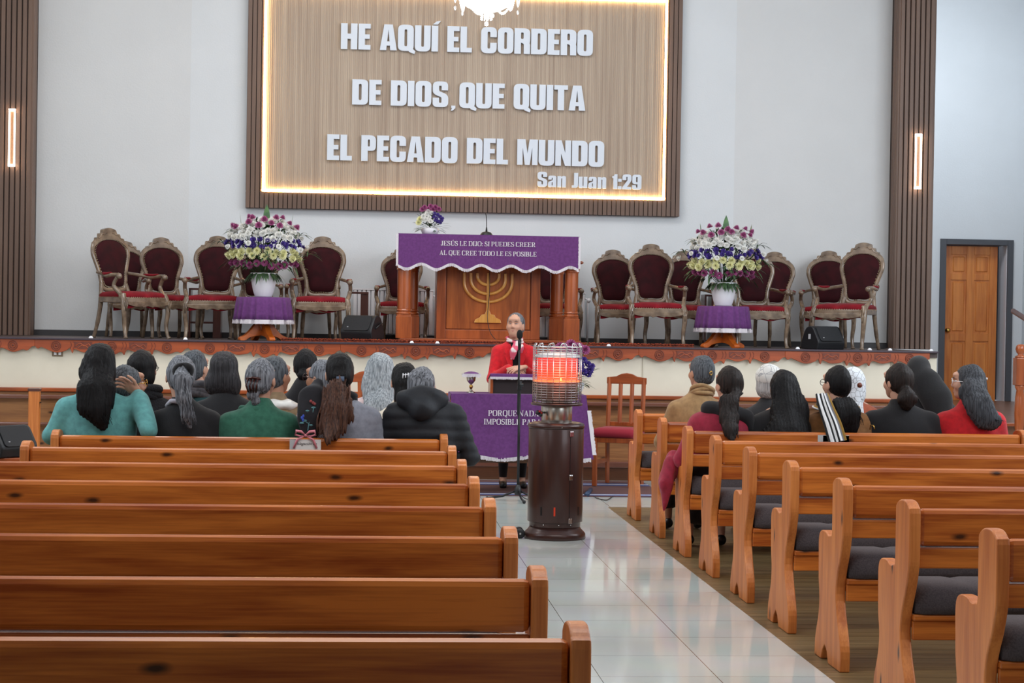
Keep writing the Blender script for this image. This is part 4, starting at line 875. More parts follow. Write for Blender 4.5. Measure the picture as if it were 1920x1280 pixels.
for i in range(110):
    v = i/110; X = tx1+.006+.07*v; z = TZ-(TZ-.36)*v
    if .25 < v: mb.box(X-.004, ty-.008, z-.006, X+.026+.008*random.random(), ty+.004, z-.0015)
mb.build('side_fringe', WHITEF, tc_)
fy = lambda x: ty-.024
serif_line('PORQUE NADA', on(915, 779, ty), on(1010, 780, ty), 10.5*ty/FP, tc_, WHITEF, fy)
serif_line('IMPOSIBLE PARA', on(907, 795, ty), on(1014, 796, ty), 10.5*ty/FP, tc_, WHITEF, fy)
sx0, sx1 = at(921, 720, 16.6).x, at(1006, 720, 16.6).x
bs = thing('book_stand', 'wooden book stand on the purple table before the speaker', 'book stand', ((sx0+sx1)/2, 16.66, TZ)); hw = (sx1-sx0)/2
for s in (-1, 1): MB().prism([(-.13, 0), (.14, 0), (.14, .10), (-.13, .15)], 'yz', s*hw-.012, s*hw+.012).build('side_panel', REDZ, bs, bevel=.003)
MB().prism([(-.14, .152), (.15, .10), (.15, .114), (-.14, .166)], 'yz', -hw-.01, hw+.01).build('top_board', RED, bs, bevel=.003)
MB().box(-hw+.012, -.11, 0, hw-.012, -.095, .146).build('front_board', mat('dark_board', (36, 24, 24), .6), bs)
bc = thing('stand_cloth', 'small purple cloth with white fringe lying on the book stand', 'cloth', ((sx0+sx1)/2, 16.66, TZ))
MB().prism([(-.144, .168), (.155, .115), (.155, .120), (-.15, .174), (-.157, .168), (-.157, .135), (-.151, .135), (-.151, .166)], 'yz', -hw-.015, hw+.015).build('cloth_panel', PURPLE, bc)
fringe([(-hw-.015, .142), (hw+.015, .140)], .022, -.159).build('fringe', WHITEF, bc)
cp = at(883, 736, 16.62); ch_ = thing('chalice', 'silver and gold chalice standing on the left of the purple table', 'chalice', (cp.x, 16.62, TZ))
MB().lathe([(.001, 0), (.036, 0), (.036, .006), (.02, .014), (.008, .03), (.008, .05), (.015, .058), (.008, .066), (.008, .075), (.02, .085), (.036, .105), (.041, .135), (.04, .155), (.037, .155), (.034, .11), (.001, .095)], 22).build('cup', STEEL, ch_, smooth=True)
MB().lathe([(.0085, .03), (.016, .05), (.0165, .06), (.009, .07)], 14).build('gold_knop', GOLDM, ch_, smooth=True)
cv = thing('chalice_cover', 'small purple cover with white fringe lying on the chalice', 'cover', (cp.x, 16.62, TZ+.156))
MB().box(-.078, -.078, 0, .078, .078, .008).lathe([(.001, .03), (.03, .028), (.06, .018), (.07, .008), (.001, .006)], 16).build('cloth_pad', PURPLE, cv, bevel=.003)
mb = fringe([(-.082, .008), (.082, .008)], .03, -.08); mb.build('fringe', WHITEF, cv)
# ================================================================== MICROPHONE STAND
mx, my = 1.336, 15.95
ms = thing('microphone_stand', 'black microphone stand with tripod base in front of the purple table', 'microphone stand', (mx, my, 0))
MB().tube([(0, 0, .06), (0, 0, .98)], .011, 10).build('lower_tube', BLACKM, ms, smooth=True)
MB().tube([(-.012, -.02, .72), (-.008, -.02, 1.30)], .009, 8).build('boom_tube', BLACKM, ms, smooth=True)
MB().tube([(0, 0, .93), (0, 0, 1.0)], .02, 10).tube([(-.02, -.01, .97), (.03, -.01, .97)], .014, 8).build('clutch', BLACKP, ms, smooth=True)
MB().lathe([(.001, .05), (.028, .05), (.032, .09), (.018, .13), (.001, .14)], 12).build('hub', BLACKP, ms, smooth=True)
for a in (-.35, 2.9, -1.45): 
    MB().tube([(0, 0, .09), (.13*cos(a), .13*sin(a), .035), (.26*cos(a), .26*sin(a), .014)], .009, 8).ball((.26*cos(a), .26*sin(a), .015), .015, 8, 6).build('leg', BLACKM, ms, smooth=True)
mc_ = thing('microphone', 'black foam-headed microphone clipped on the stand before the speaker', 'microphone', (mx-.008, my-.02, 1.29))
MB().tube([(0, 0, -.02), (0, 0, .06)], [.012, .016], 10).build('handle', BLACKM, mc_, smooth=True)
MB().ball((0, 0, .10), .026, 14, 10, (1, 1, 1.6)).build('foam_head', mat('foam', (18, 18, 20), .95, bump=.5, bscale=500), mc_, smooth=True)
P = lambda x, y: tuple((lambda d: Vector((0, 0, H))+d*(-(H-.006)/d.z))(_f+_r*((x-960)/FP)-_u*((y-640)/FP)))
tag(MB().tube(spline([(mx+.02, my+.02, .05), (mx+.1, my+.05, .006), P(1040, 935), P(1102, 926), P(1120, 934), P(1138, 937), P(1150, 930), P(1172, 925), P(1200, 922)], 6), .004, 6).build('cable', BLACKP, smooth=True), 'black cable curving over the floor right of the heater', 'cable')
tag(MB().tube([P(1107, 921)[:2]+(.02,), P(1100, 930)[:2]+(.02,)], .022, 8).build('plug', mat('blue_plug', (40, 60, 90), .5), smooth=True), 'small dark blue plug on the floor right of the heater', 'plug')
rg = MB().box(at(860, 920, 17).x, 16.35, 0.001, at(1230, 920, 17).x, 17.9, .010).build('base', mat('rug_brown', (96, 66, 66), .95, bump=.3, bscale=300), None)
rgt = thing('rug', 'flat brown rug with blue and white stripes in front of the stage', 'rug', (0, 0, 0)); rg.name = 'rug_field'; rg.parent = rgt
x0_, x1_ = at(860, 920, 17).x, at(1230, 920, 17).x
MB().box(x0_, 16.36, .01, x1_, 16.52, .012).box(x0_, 17.35, .01, x1_, 17.6, .012).build('blue_stripe', mat('rug_blue', (70, 82, 130), .95), rgt)
MB().box(x0_, 16.42, .0115, x1_, 16.46, .0135).box(x0_, 17.45, .0115, x1_, 17.5, .0135).build('white_stripe', mat('rug_white', (190, 192, 205), .95), rgt)
# ================================================================== HEATER
hx, hy = 1.372, 13.26
ht = thing('gas_heater', 'brown gas patio heater with wire cage glowing red in the aisle', 'heater', (hx, hy, 0))
MB().lathe([(.001, 0), (.212, 0), (.216, .006), (.214, .035), (.205, .048), (.188, .062), (.172, .09), (.001, .09)], 48).build('base', BRONZE, ht, smooth=True)
MB().lathe([(.001, .085), (.178, .085), (.178, .795), (.001, .795)], 48).build('body', BRONZE, ht, smooth=True, bevel=.002)
MB().lathe([(.19, .12), (.192, .12), (.192, .765), (.19, .765), (.179, .77), (.179, .115)], 48).build('door_panel', BRONZE, ht, smooth=True, bevel=.002) 
MB().lathe([(.178, .765), (.195, .768), (.198, .785), (.19, .80), (.15, .81), (.001, .81)], 48).build('top_rim', BRONZE, ht, smooth=True)
fa = lambda ang, r: (r*sin(ang), -r*cos(ang))
for z in (.735, .435, .135):
    a = .47; x, y = fa(a, .192); mb = MB(); mb.box(-.015, -.006, -.018, .015, .002, .018).box(-.011, -.009, -.014, -.003, -.005, .014).box(.003, -.009, -.014, .011, -.005, .014); mb.xf(tr(x, y, z) @ rot(a)); mb.build('hinge', CHROME, ht, bevel=.001)
a = .44; x, y = fa(a, .1925); mb = MB(); mb.box(-.0015, -.001, .12, .0015, .001, .76); mb.xf(tr(x, y, 0) @ rot(a)); mb.build('door_seam', BLACKM, ht)
for a, m_ in ((-.12, mat('slot_glow', (160, 40, 14), .5, emit=(255, 70, 20), estr=.15)), (-.62, BLACKM), (.9, BLACKM)):
    x, y = fa(a, .1915); mb = MB(); mb.box(-.006, -.002, .17, .006, .002, .23); mb.xf(tr(x, y, 0) @ rot(a)); mb.build('vent_slot', m_, ht, bevel=.001)
for a in (-.55, .05, .55): x, y = fa(a, .179); MB().ball((x, y, .105), .006, 8, 6).build('screw', CHROME, ht, smooth=True)
x, y = fa(.1, .193); MB().ball((x, y, .78), .005, 8, 6).build('screw', CHROME, ht, smooth=True)
for s_x, yy in ((-1, -.03), (-1, .10)):
    mb = MB(); mb.lathe([(.001, -.012), (.03, -.012), (.034, -.008), (.034, .008), (.03, .012), (.001, .012)], 20); mb.xf(tr(-.245, yy-.02, .034) @ rot(pi/2, 'X')); wl = mb.build('wheel', BLACKP, ht, smooth=True)
    mb = MB(); mb.lathe([(.001, 0), (.007, 0), (.007, .003), (.001, .003)], 10); mb.xf(tr(-.245, yy-.032, .034) @ rot(pi/2, 'X')); mb.build('hub_cap', CHROME, wl)
MB().tube([(-.245, -.05, .034), (-.245, .1, .034)], .006, 8).tube([(-.245, 0.03, .034), (-.2, .03, .03)], .008, 8).build('axle', BLACKM, ht, smooth=True)
MB().lathe([(.001, .805), (.108, .805), (.108, .93), (.001, .93)], 36).build('neck', STEEL, ht, smooth=True, bevel=.002)
MB().lathe([(.001, .925), (.176, .925), (.180, .93), (.180, .94), (.001, .945)], 48).build('cage_tray', BRONZE, ht, smooth=True)
glow = bpy.data.materials.new('glowing_burner'); glow.use_nodes = True
def gl():
    nt = glow.node_tree; b = nt.nodes['Principled BSDF']; N = nt.nodes.new; L = nt.links.new; b.inputs['Base Color'].default_value = lin((120, 40, 30)); b.inputs['Roughness'].default_value = .8
    tc = N('ShaderNodeTexCoord'); sp = N('ShaderNodeSeparateXYZ'); L(tc.outputs['Object'], sp.inputs[0]); mr = N('ShaderNodeMapRange'); mr.inputs[1].default_value = 1.09; mr.inputs[2].default_value = 1.25; L(sp.outputs['Z'], mr.inputs[0])
    r = N('ShaderNodeValToRGB'); e = r.color_ramp.elements; e[0].color = lin((255, 110, 60)); e[1].color = lin((236, 60, 58)); x = e.new(.3); x.color = lin((255, 70, 40)); L(mr.outputs[0], r.inputs[0]); L(r.outputs[0], b.inputs['Emission Color']); b.inputs['Emission Strength'].default_value = 1.25
gl()
MB().lathe([(.142, 1.095), (.142, 1.25), (.001, 1.25), (.001, 1.095)], 40).build('burner_screen', glow, ht, smooth=True, bevel=.001)
MB().lathe([(.146, .96), (.146, 1.095), (.001, 1.095), (.001, .96)], 40).build('lower_screen', mat('dull_steel', (120, 96, 88), .3, metal=.8), ht, smooth=True, bevel=.001)
MB().lathe([(.155, 1.085), (.158, 1.09), (.158, 1.10), (.147, 1.10)], 40).build('screen_band', mat('band_glow', (255, 120, 70), .5, emit=(255, 96, 50), estr=1.6), ht, smooth=True)
MB().lathe([(.001, 1.085), (.006, 1.088), (.007, 1.098), (.004, 1.11), (.001, 1.122)], 10, 0.01, -.148).build('pilot_flame', mat('flame', (255, 190, 90), .5, emit=(255, 180, 80), estr=3), ht, smooth=True)
MB().lathe([(.001, 1.255), (.158, 1.255), (.162, 1.262), (.158, 1.275), (.12, 1.285), (.001, 1.29)], 40).build('reflector_lid', mat('lid', (214, 216, 220), .35, metal=.3), ht, smooth=True)
MB().lathe([(.03, .945), (.03, 1.0), (.02, 1.02), (.001, 1.02)], 16).lathe([(.10, .945), (.13, .96), (.001, .962)], 30).build('burner_core', STEEL, ht, smooth=True)
R_ = .168; mb = MB()
for k in range(22): mb.tube([(R_*cos(a), R_*sin(a), .95+.0172*k) for a in [2*pi*i/40 for i in range(40)]], .0019, 4, closed=True)
mb.build('cage_rings', CHROME, ht, smooth=True)
mb = MB()
for k in range(24):
    a = 2*pi*k/24; a2 = 2*pi*(k+.5)/24; mb.tube([(R_*1.01*cos(a), R_*1.01*sin(a), .942), (R_*1.01*cos(a), R_*1.01*sin(a), 1.33)], .0022, 5)
    if k % 2 == 0: mb.tube(spline([(R_*1.01*cos(a), R_*1.01*sin(a), 1.33), (R_*.95*cos(a2-.06), R_*.95*sin(a2-.06), 1.352), (R_*.9*cos(a2+.06), R_*.9*sin(a2+.06), 1.352), (R_*1.01*cos(a+2*pi/24), R_*1.01*sin(a+2*pi/24), 1.325)], 4), .0025, 5)
mb.tube([(R_*1.01*cos(a), R_*1.01*sin(a), 1.33) for a in [2*pi*i/40 for i in range(40)]], .003, 5, closed=True)
mb.build('cage_bars', CHROME, ht, smooth=True)
mb = MB(); mb.tube([(-.10, -.05, .875), (-.135, -.08, .875)], .008, 8); mb.ball((-.14, -.085, .875), .017, 8, 6); mb.ball((-.12, -.095, .86), .013, 8, 6); mb.build('gas_knob', BLACKP, ht, smooth=True)
MB().ball((-.128, -.1, .885), .008, 8, 6).ball((-.115, -.1, .875), .007, 8, 6).build('red_button', mat('red_button', (170, 30, 24), .4), ht, smooth=True)
pl = bpy.data.lights.new('burner_light', 'POINT'); pl.energy = 3; pl.color = (1, .3, .15); pl.shadow_soft_size = .12; o = bpy.data.objects.new('burner_light', pl); COL.objects.link(o); o.location = (0, -.20, 1.17); o.parent = ht
# ================================================================== SIDE CHAIRS, MONITORS, STANDS, RADIATORS
def make_side_chair(m):
    t = thing('side_chair', '', 'chair')
    for s in (-1, 1):
        MB().tube([(s*.165, .20, 0), (s*.165, .185, .45), (s*.165, .225, .99)], .021, 4, up=(0, 1, 0)).build('rear_post', REDZ, t)
        MB().box(s*.17-.02, -.21, 0, s*.17+.02, -.17, .44).build('leg', REDZ, t, bevel=.003)
        MB().box(s*.17-.012, -.17, .2, s*.17+.012, .18, .235).build('stretcher', REDZ, t)
        MB().tube([(s*.055, .195, .56), (s*.055, .222, .95)], .02, 4, sx=.5, up=(0, 1, 0)).build('back_slat', REDZ, t)
    MB().box(-.17, -.2, .4, .17, .19, .445).build('seat_frame', REDZ, t, bevel=.004)
    MB().box(-.15, .19, .535, .15, .21, .575).build('lower_rail', REDZ, t, bevel=.004)
    tp = [(-.19, .93), (.19, .93), (.19, .99), (.10, 1.0), (.05, 1.025), (0, 1.032), (-.05, 1.025), (-.10, 1.0), (-.19, .99)]
    mb = MB(); mb.prism(tp, 'xz', .212, .238); mb.build('top_rail', RED, t, bevel=.004)
    MB().loft([[(x*q, y*q-.01, z) for x, y in rnd([(-.2, -.2, .06), (.2, -.2, .06), (.2, .17, .05), (-.2, .17, .05)], 4)] for q, z in ((.9, .445), (1.02, .46), (1.05, .49), (1.0, .52), (.8, .535), (.1, .54))]).build('seat_cushion', m, t, smooth=True)
    return t
sc0 = make_side_chair(mat('crimson_cushion', (146, 22, 44), .85, bump=.2, bscale=300, sheen=.1))
p = at(1162, 905, 17.3); sc0.location = (p.x, 17.4, .014); sc0.rotation_euler = (0, 0, -.42); sc0.scale = (1, 1, .99); sc0['label'] = 'wooden slat-back chair with crimson cushion right of the purple table'; sc0['group'] = 'wooden chairs beside the table'
o = copy_tree(sc0); p = at(700, 900, 17.2); o.location = (p.x, 17.35, 0.0); o.rotation_euler = (0, 0, .4); o['label'] = 'wooden chair mostly hidden behind the woman in the grey coat'
def monitor(x, y, z, rz, label, s=1):
    t = thing('stage_monitor', label, 'loudspeaker', (x, y, z), rz, None, s)
    pr = rnd([(-.13, .0, .01), (.12, 0, .02), (.13, .05, .03), (.05, .22, .05), (-.05, .235, .05), (-.15, .08, .03)], 4)
    MB().prism(pr, 'yz', -.17, .17).build('cabinet', BLACKP, t, bevel=.02, seg=3, ang=50)
    mb = MB(); g = rnd([(-.14, -.085, .03), (.14, -.085, .03), (.14, .085, .03), (-.14, .085, .03)], 4); mb.prism(g, 'xy', 0, .006); mb.xf(tr(0, -.107, .152) @ rot(radians(57), 'X')); mb.build('grille', mat('grille', (30, 33, 38), .6, bump=.6, bscale=900), t)
    mb = MB(); mb.tube(spline([(.172, -.06, .10), (.19, -.03, .13), (.19, .03, .15), (.172, .06, .15)], 4), .009, 6); mb.build('handle', BLACKM, t, smooth=True)
    MB().box(-.175, -.03, .10, -.168, .0, .15).box(-.10, -.139, .085, -.085, -.13, .12).build('label_plate', mat('plate', (190, 192, 196), .5), t)
    return t
p = at(680, 638, 18.75); monitor(p.x, 18.62, ST+.034, -.5, 'black wedge loudspeaker on the stage left of the pulpit')
p = at(1544, 650, 18.6); o = monitor(p.x, 18.66, ST+.002, .45, 'black wedge loudspeaker at the right end of the stage'); MB().box(.10, -.1, .0, .17, -.06, .045).build('blue_connector', mat('blue_plastic', (44, 50, 170), .4), o, bevel=.006)
bench_x = at(42, 855, 14.1).x
bn = thing('slatted_bench', 'dark red slatted bench at the left picture edge', 'bench', (bench_x-.6, 14.3, 0))
for k in range(6): MB().box(-.6, -.2+k*.07, .43, .6, -.145+k*.07, .45).build('slat', RED, bn, bevel=.003)
for s in (-1, 1): MB().box(s*.55-.025, -.18, 0, s*.55+.025, .18, .43).build('leg', REDZ, bn)
monitor(at(8, 850, 14.2).x, 14.28, .452, .9, 'black wedge loudspeaker on the bench at the left edge', 1.0)
def dark_stand(pxl, pxr, ytop, Y, label):
    a, b = at(pxl, ytop, Y), at(pxr, ytop, Y); t = thing('wooden_stand', label, 'stand', ((a.x+b.x)/2, Y, ST), 0, 'dark wooden stands on the stage'); h_ = a.z-ST; w2 = (b.x-a.x)/2; m = wood('dark_red_wood', (62, 34, 30), (86, 46, 38), 'z', knots=False)
    MB().box(-w2, -.12, h_-.02, w2, .12, h_).build('top', m, t)
    for s, wd in ((-1, .02), (1, .08)): MB().box(min(s*w2, s*(w2-wd)), -.11, 0, max(s*w2, s*(w2-wd)), .11, h_-.02).build('side', m, t)
    MB().box(-w2+.02, -.1, .15, w2-.08, .1, .17).build('shelf', m, t)
dark_stand(652, 691, 547, 19.85, 'dark wooden stand between the left flowers and the pulpit')
dark_stand(356, 416, 540, 20.2, 'dark wooden stand behind the chair left of the left flowers')
dark_stand(1318, 1345, 552, 20.2, 'dark wooden stand behind the right flower arrangement')
def radiator(pxl, pxr, label):
    a, b = at(pxl, 547, 20.3), at(pxr, 547, 20.3); t = thing('radiator', label, 'radiator', (a.x, 20.27, ST+.07), 0, 'white ribbed radiators on the back wall'); L = b.x-a.x; n = int(L/.045); h_ = .46
    mb = MB()
    for i in range(n): mb.box(i*L/n+.004, -.05, 0, (i+1)*L/n-.004, -.02, h_)
    mb.build('ribs', WHITE, t, bevel=.006); MB().box(0, -.02, 0, L, .02, h_).build('back_plate', WHITE, t); MB().box(-.005, -.055, h_, L+.005, .02, h_+.015).build('top_grille', WHITE, t)
    MB().box(.1, -.03, -.07, .13, 0, 0).box(L-.13, -.03, -.07, L-.1, 0, 0).build('foot', WHITE, t)
    MB().tube([(L+.03, -.02, -.04), (L+.03, -.02, h_-.06), (L, -.02, h_-.05)], .012, 8).ball((L+.04, -.03, h_-.07), .024, 8, 6).build('valve_pipe', WHITE, t, smooth=True)
radiator(662, 812, 'white ribbed radiator on the wall left of the pulpit'); radiator(1014, 1096, 'white ribbed radiator on the wall behind the right pulpit column')
# knitted orange runner along the stage edge
x0_, x1_ = at(527, 645, 18.4).x, at(1300, 648, 18.4).x; mb = MB(); n = int((x1_-x0_)/.013); random.seed(3)
RUNM = mat('orange_pile', (150, 62, 30), .95, col2=(92, 36, 24), nscale=60, bump=.6, bscale=120)
mb.box(x0_, 18.36, ST, x1_, 18.68, ST+.014)
for i in range(n):
    for j in range(4): mb.ball((x0_+(i+.5)*.013+random.uniform(-.004, .004), 18.365+j*.022+random.uniform(-.004, .004), ST+.020+random.uniform(0, .012)), random.uniform(.006, .010), 5, 3)
tag(mb.build('runner_rug', RUNM, smooth=True), 'orange brown shaggy runner along the stage front edge', 'rug')
pul.location.z = ST+.016
# socket, edge clips
so_ = thing('wall_socket', 'small double socket plate on the cream stage front at left', 'socket', tuple(at(108, 661, SY+.02)))
MB().box(-.05, -.01, -.035, .05, 0, .035).build('plate', mat('bronze_plate', (120, 104, 84), .4, metal=.4), so_, bevel=.004)
MB().box(-.032, -.014, -.02, -.008, -.008, .02).box(.01, -.014, -.02, .034, -.008, .02).build('switch', WHITE, so_, bevel=.002)
for i, (x, lab) in enumerate(((171, 'under the leftmost armchair'), (348, 'near the left flower table'), (772, 'below the left pulpit column'), (820, 'in front of the pulpit cabinet'), (1141, 'right of the right pulpit column'), (1495, 'just left of the right loudspeaker'), (1630, 'below the rightmost armchair'), (1668, 'at the foot of the right pillar'), (1745, 'at the very end of the stage'))):
    p = at(x, 640, SY); o = MB().loft([[(dx*q, dy*q, z) for dx, dy in ((-.02, -.014), (.02, -.014), (.02, .014), (-.02, .014))] for q, z in ((1, 0), (1, .006), (.5, .022))]).build('edge_clip', WHITE, bevel=.003); o.location = (p.x, SY-.02, ST+.004); tag(o, 'tiny white clip on the stage edge, '+lab, 'clip', 'white clips on the stage edge')
# newel post and handrail at right, post at left
p = at(1913, 700, 17.75); nw = thing('newel_post', 'turned red wooden newel post at the right picture edge', 'post', (p.x, 17.75, 0)); zt_ = at(1913, 645, 17.75).z
MB().box(-.055, -.055, 0, .055, .055, .45).build('base_block', REDZ, nw, bevel=.006)
MB().lathe([(.045, .45), (.05, .48), (.035, .5), (.042, .56), (.05, .70), (.045, .85), (.034, .92), (.048, .95), (.05, .97)], 16).build('turned_shaft', REDZ, nw, smooth=True)
MB().box(-.055, -.055, .97, .055, .055, zt_-.13).build('upper_block', REDZ, nw, bevel=.006)
MB().lathe([(.05, zt_-.13), (.055, zt_-.12), (.03, zt_-.105), (.025, zt_-.095), (.04, zt_-.08), (.05, zt_-.05), (.042, zt_-.015), (.02, zt_), (.001, zt_)], 16).build('ball_finial', REDZ, nw, smooth=True)
a, b = at(1900, 583, 20.6), at(1990, 640, 18.6); hr = thing('handrail', 'sloping dark red wooden handrail at the right picture edge above the landing', 'handrail', (0, 0, 0)); HRM = wood('dark_handrail', (92, 44, 36), (120, 60, 48), 'x', knots=False)
MB().tube([a, b], .03, 8).build('rail', HRM, hr, smooth=True)
for q in (.36, .97):
    c = a.lerp(b, q); MB().box(c.x-.022, c.y-.022, LAND, c.x+.022, c.y+.022, c.z).build('baluster', HRM, hr, bevel=.003)
p = at(57, 800, 17.6); ps = thing('wooden_post', 'square varnished wooden post before the stage at far left', 'post', (p.x, 17.8, 0)); zt_ = at(57, 733, 17.75).z
MB().box(-.048, -.048, 0, .048, .048, zt_).build('shaft', PEWE, ps, bevel=.006); MB().box(-.055, -.055, zt_, .055, .055, zt_+.025).build('cap', wood('dark_red_wood', (62, 34, 30), (86, 46, 38), 'z', knots=False), ps, bevel=.006)
MB().box(.05, -.02, zt_-.11, .06, .02, zt_-.10).build('bracket', BLACKM, ps)
# ================================================================== PEOPLE
SKIRT = cloth('dark_skirt', (34, 32, 36)); SHOE = mat('black_shoe', (20, 20, 22), .35)
EYEW = mat('eye_white', (225, 220, 214), .3); EYED = mat('eye_dark', (40, 28, 22), .3); LIP = mat('lip', (168, 92, 88), .5)
def head_prims(E, C, k=.018):
    p = [E((0, -.012, .022), (.074, .092, .094), k), E((0, .02, -.035), (.060, .068, .070), .03), E((0, .052, -.082), (.030, .030, .026), .03), C((0, .075, .018), (0, .098, -.018), .010, .012, .012), C((-.010, .092, -.024), (.010, .092, -.024), .008, .008, .008)]
    p += [E((0, .075, .052), (.05, .022, .02), .02)]
    for s in (-1, 1):
        p += [E((s*.036, .062, -.022), (.022, .022, .022), .02), C((s*.012, .084, .030), (s*.042, .074, .032), .006, .006, .010), E((s*.077, -.006, -.012), (.008, .020, .030), .008)]
    for s in (-1, 1): p.append(('-e', tuple(E.M @ Vector((s*.029, .097, .012))), (.015, .014, .010), .010, E.R))
    p += [C((-.014, .083, -.052), (.014, .083, -.052), .006, .006, .008), C((-.011, .081, -.062), (.011, .081, -.062), .007, .007, .008)]
    return p
class Frame:
    """turns head-local shapes into the person's frame"""
    def __init__(s, M): s.M = M; s.R = [list(r) for r in M.to_3x3()]
    def __call__(s, c, r, k=.02): return ('e', tuple(s.M @ Vector(c)), r, k, s.R)
    def cap(s, a, b, ra, rb, k=.02): return ('c', tuple(s.M @ Vector(a)), tuple(s.M @ Vector(b)), ra, rb, k)
    def carve(s, c, r, k=.015): return ('-e', tuple(s.M @ Vector(c)), r, k, s.R)
def joined(name, parts, m):
    """one mesh from several (mesh, matrix)"""
    V = []; F = []
    for me, M in parts:
        n = len(V); V += [tuple(M @ v.co) for v in me.vertices]; fl = M.determinant() < 0
        F += [tuple(n+i for i in (reversed(p.vertices) if fl else p.vertices)) for p in me.polygons]
    me = bpy.data.meshes.new(name); me.from_pydata(V, [], F); me.update(); return me
def hand_mesh(curl):
    """right hand, wrist at origin, fingers along +y, palm down, thumb on the -x side"""
    pr = [('c', (0, -.03, 0), (0, .01, 0), .024, .024, .02, (1, 1, .75)), ('e', (0, .045, 0), (.036, .048, .014), .015), ('e', (-.020, .025, -.004), (.017, .028, .014), .015)]
    for x, L, sp in ((-.028, .072, -.10), (-.010, .080, -.03), (.009, .074, .05), (.026, .058, .13)):
        p = Vector((x, .082 - abs(x+.008)*.25, 0)); a = 0; r = .0085
        for seg, f in ((.45, .35), (.31, .55), (.24, .5)):
            a += curl*f; q = p+Vector((sin(sp)*cos(a), cos(sp)*cos(a), -sin(a)))*L*seg; pr.append(('c', tuple(p), tuple(q), r, r*.92, .003)); p = q; r *= .92
    p = Vector((-.030, .022, -.004))
    for d, L, r in (((-.65, .7, -.25), .036, .0105), ((-.35, .9, -.3), .028, .0095), ((-.1, .95, -.35), .020, .0085)):
        q = p+Vector(d).normalized()*L; pr.append(('c', tuple(p), tuple(q), r, r*.93, .004)); p = q
    return sdf_mesh(pr, .004, pad=.012)
HAND = hand_mesh(.9)
_I = Frame(Matrix.Identity(4)); HEADM = sdf_mesh(head_prims(_I, _I.cap), .0055, pad=.015)
def hand_at(wr, d, palm, side):
    """matrix putting the hand at the wrist with finger direction d and palm normal"""
    y = Vector(d).normalized(); z = -Vector(palm); z = (z - y*z.dot(y)).normalized(); x = y.cross(z)
    M = Matrix(((x.x, y.x, z.x, wr[0]), (x.y, y.y, z.y, wr[1]), (x.z, y.z, z.z, wr[2]), (0, 0, 0, 1)))
    return M @ Matrix.Scale(-1, 4, (1, 0, 0)) if side < 0 else M
def eyes(Mh, parent, brow):
    for s in (-1, 1):
        MB().ball((s*.029, .0765, .012), .0118, 12, 8, (1.05, 1, .62)).xf(Mh).build('eye', EYEW, parent, smooth=True)
        MB().ball((s*.029, .0855, .0125), .0050, 8, 6, (1, .8, 1)).xf(Mh).build('pupil', EYED, parent, smooth=True)
        MB().tube([(s*.0165, .085, .0125), (s*.022, .0885, .018), (s*.030, .0885, .0195), (s*.038, .0845, .0175), (s*.043, .078, .012)], [.0015, .0024, .0026, .0024, .0015], 6).xf(Mh).build('eyelid', mat('eyelid', (168, 118, 100), .5), parent, smooth=True)
        MB().tube([(s*.014, .0945, .030), (s*.028, .093, .036), (s*.044, .082, .031)], [.0022, .0028, .0015], 6).xf(Mh).build('eyebrow', brow, parent, smooth=True)
    MB().tube([(-.020, .081, -.056), (-.008, .0905, -.053), (0, .0895, -.055), (.008, .0905, -.053), (.020, .081, -.056)], [.002, .0038, .0032, .0038, .002], 6).tube([(-.017, .081, -.060), (0, .090, -.0625), (.017, .081, -.060)], [.002, .0045, .002], 6).xf(Mh).build('lips', LIP, parent, smooth=True)
def glasses(Mh, parent, m, r=.020):
    mb = MB()
    for s in (-1, 1):
        mb.tube([(s*.032+r*1.15*cos(a), .103-.004*abs(cos(a)), .008+r*sin(a)) for a in [2*pi*i/16 for i in range(16)]], .0022, 5, closed=True)
        mb.tube([(s*.055, .098, .012), (s*.080, .06, .012), (s*.084, -.01, .008)], .002, 5)
    mb.tube([(-.010, .103, .012), (.010, .103, .012)], .0022, 5); mb.xf(Mh).build('glasses', m, parent, smooth=True)
def strands(root, path, w0, w1, n, seed, m, amp=.012, wave=9, depth=.02):
    """fine locks of hair following a path"""
    r = random.Random(seed); mb = MB(); P = spline(path, 4); K = len(P)
    for i in range(n):
        u0 = r.uniform(-1, 1); v0 = r.uniform(-1, 1); ph = r.uniform(0, 6); e = r.uniform(.75, 1.0); pp = []
        for j in range(0, int(K*e)):
            t = j/(K-1); w_ = w0+(w1-w0)*t; pp.append(P[j]+Vector((u0*w_+amp*t*sin(wave*t+ph), v0*depth-(.006), amp*.3*cos(wave*t+ph))))
        if len(pp) > 2: mb.tube(pp, [.0028*(1-.8*(j/len(pp))**3) for j in range(len(pp))], 4)
    return mb.build('hair_lock', m, root, smooth=True)
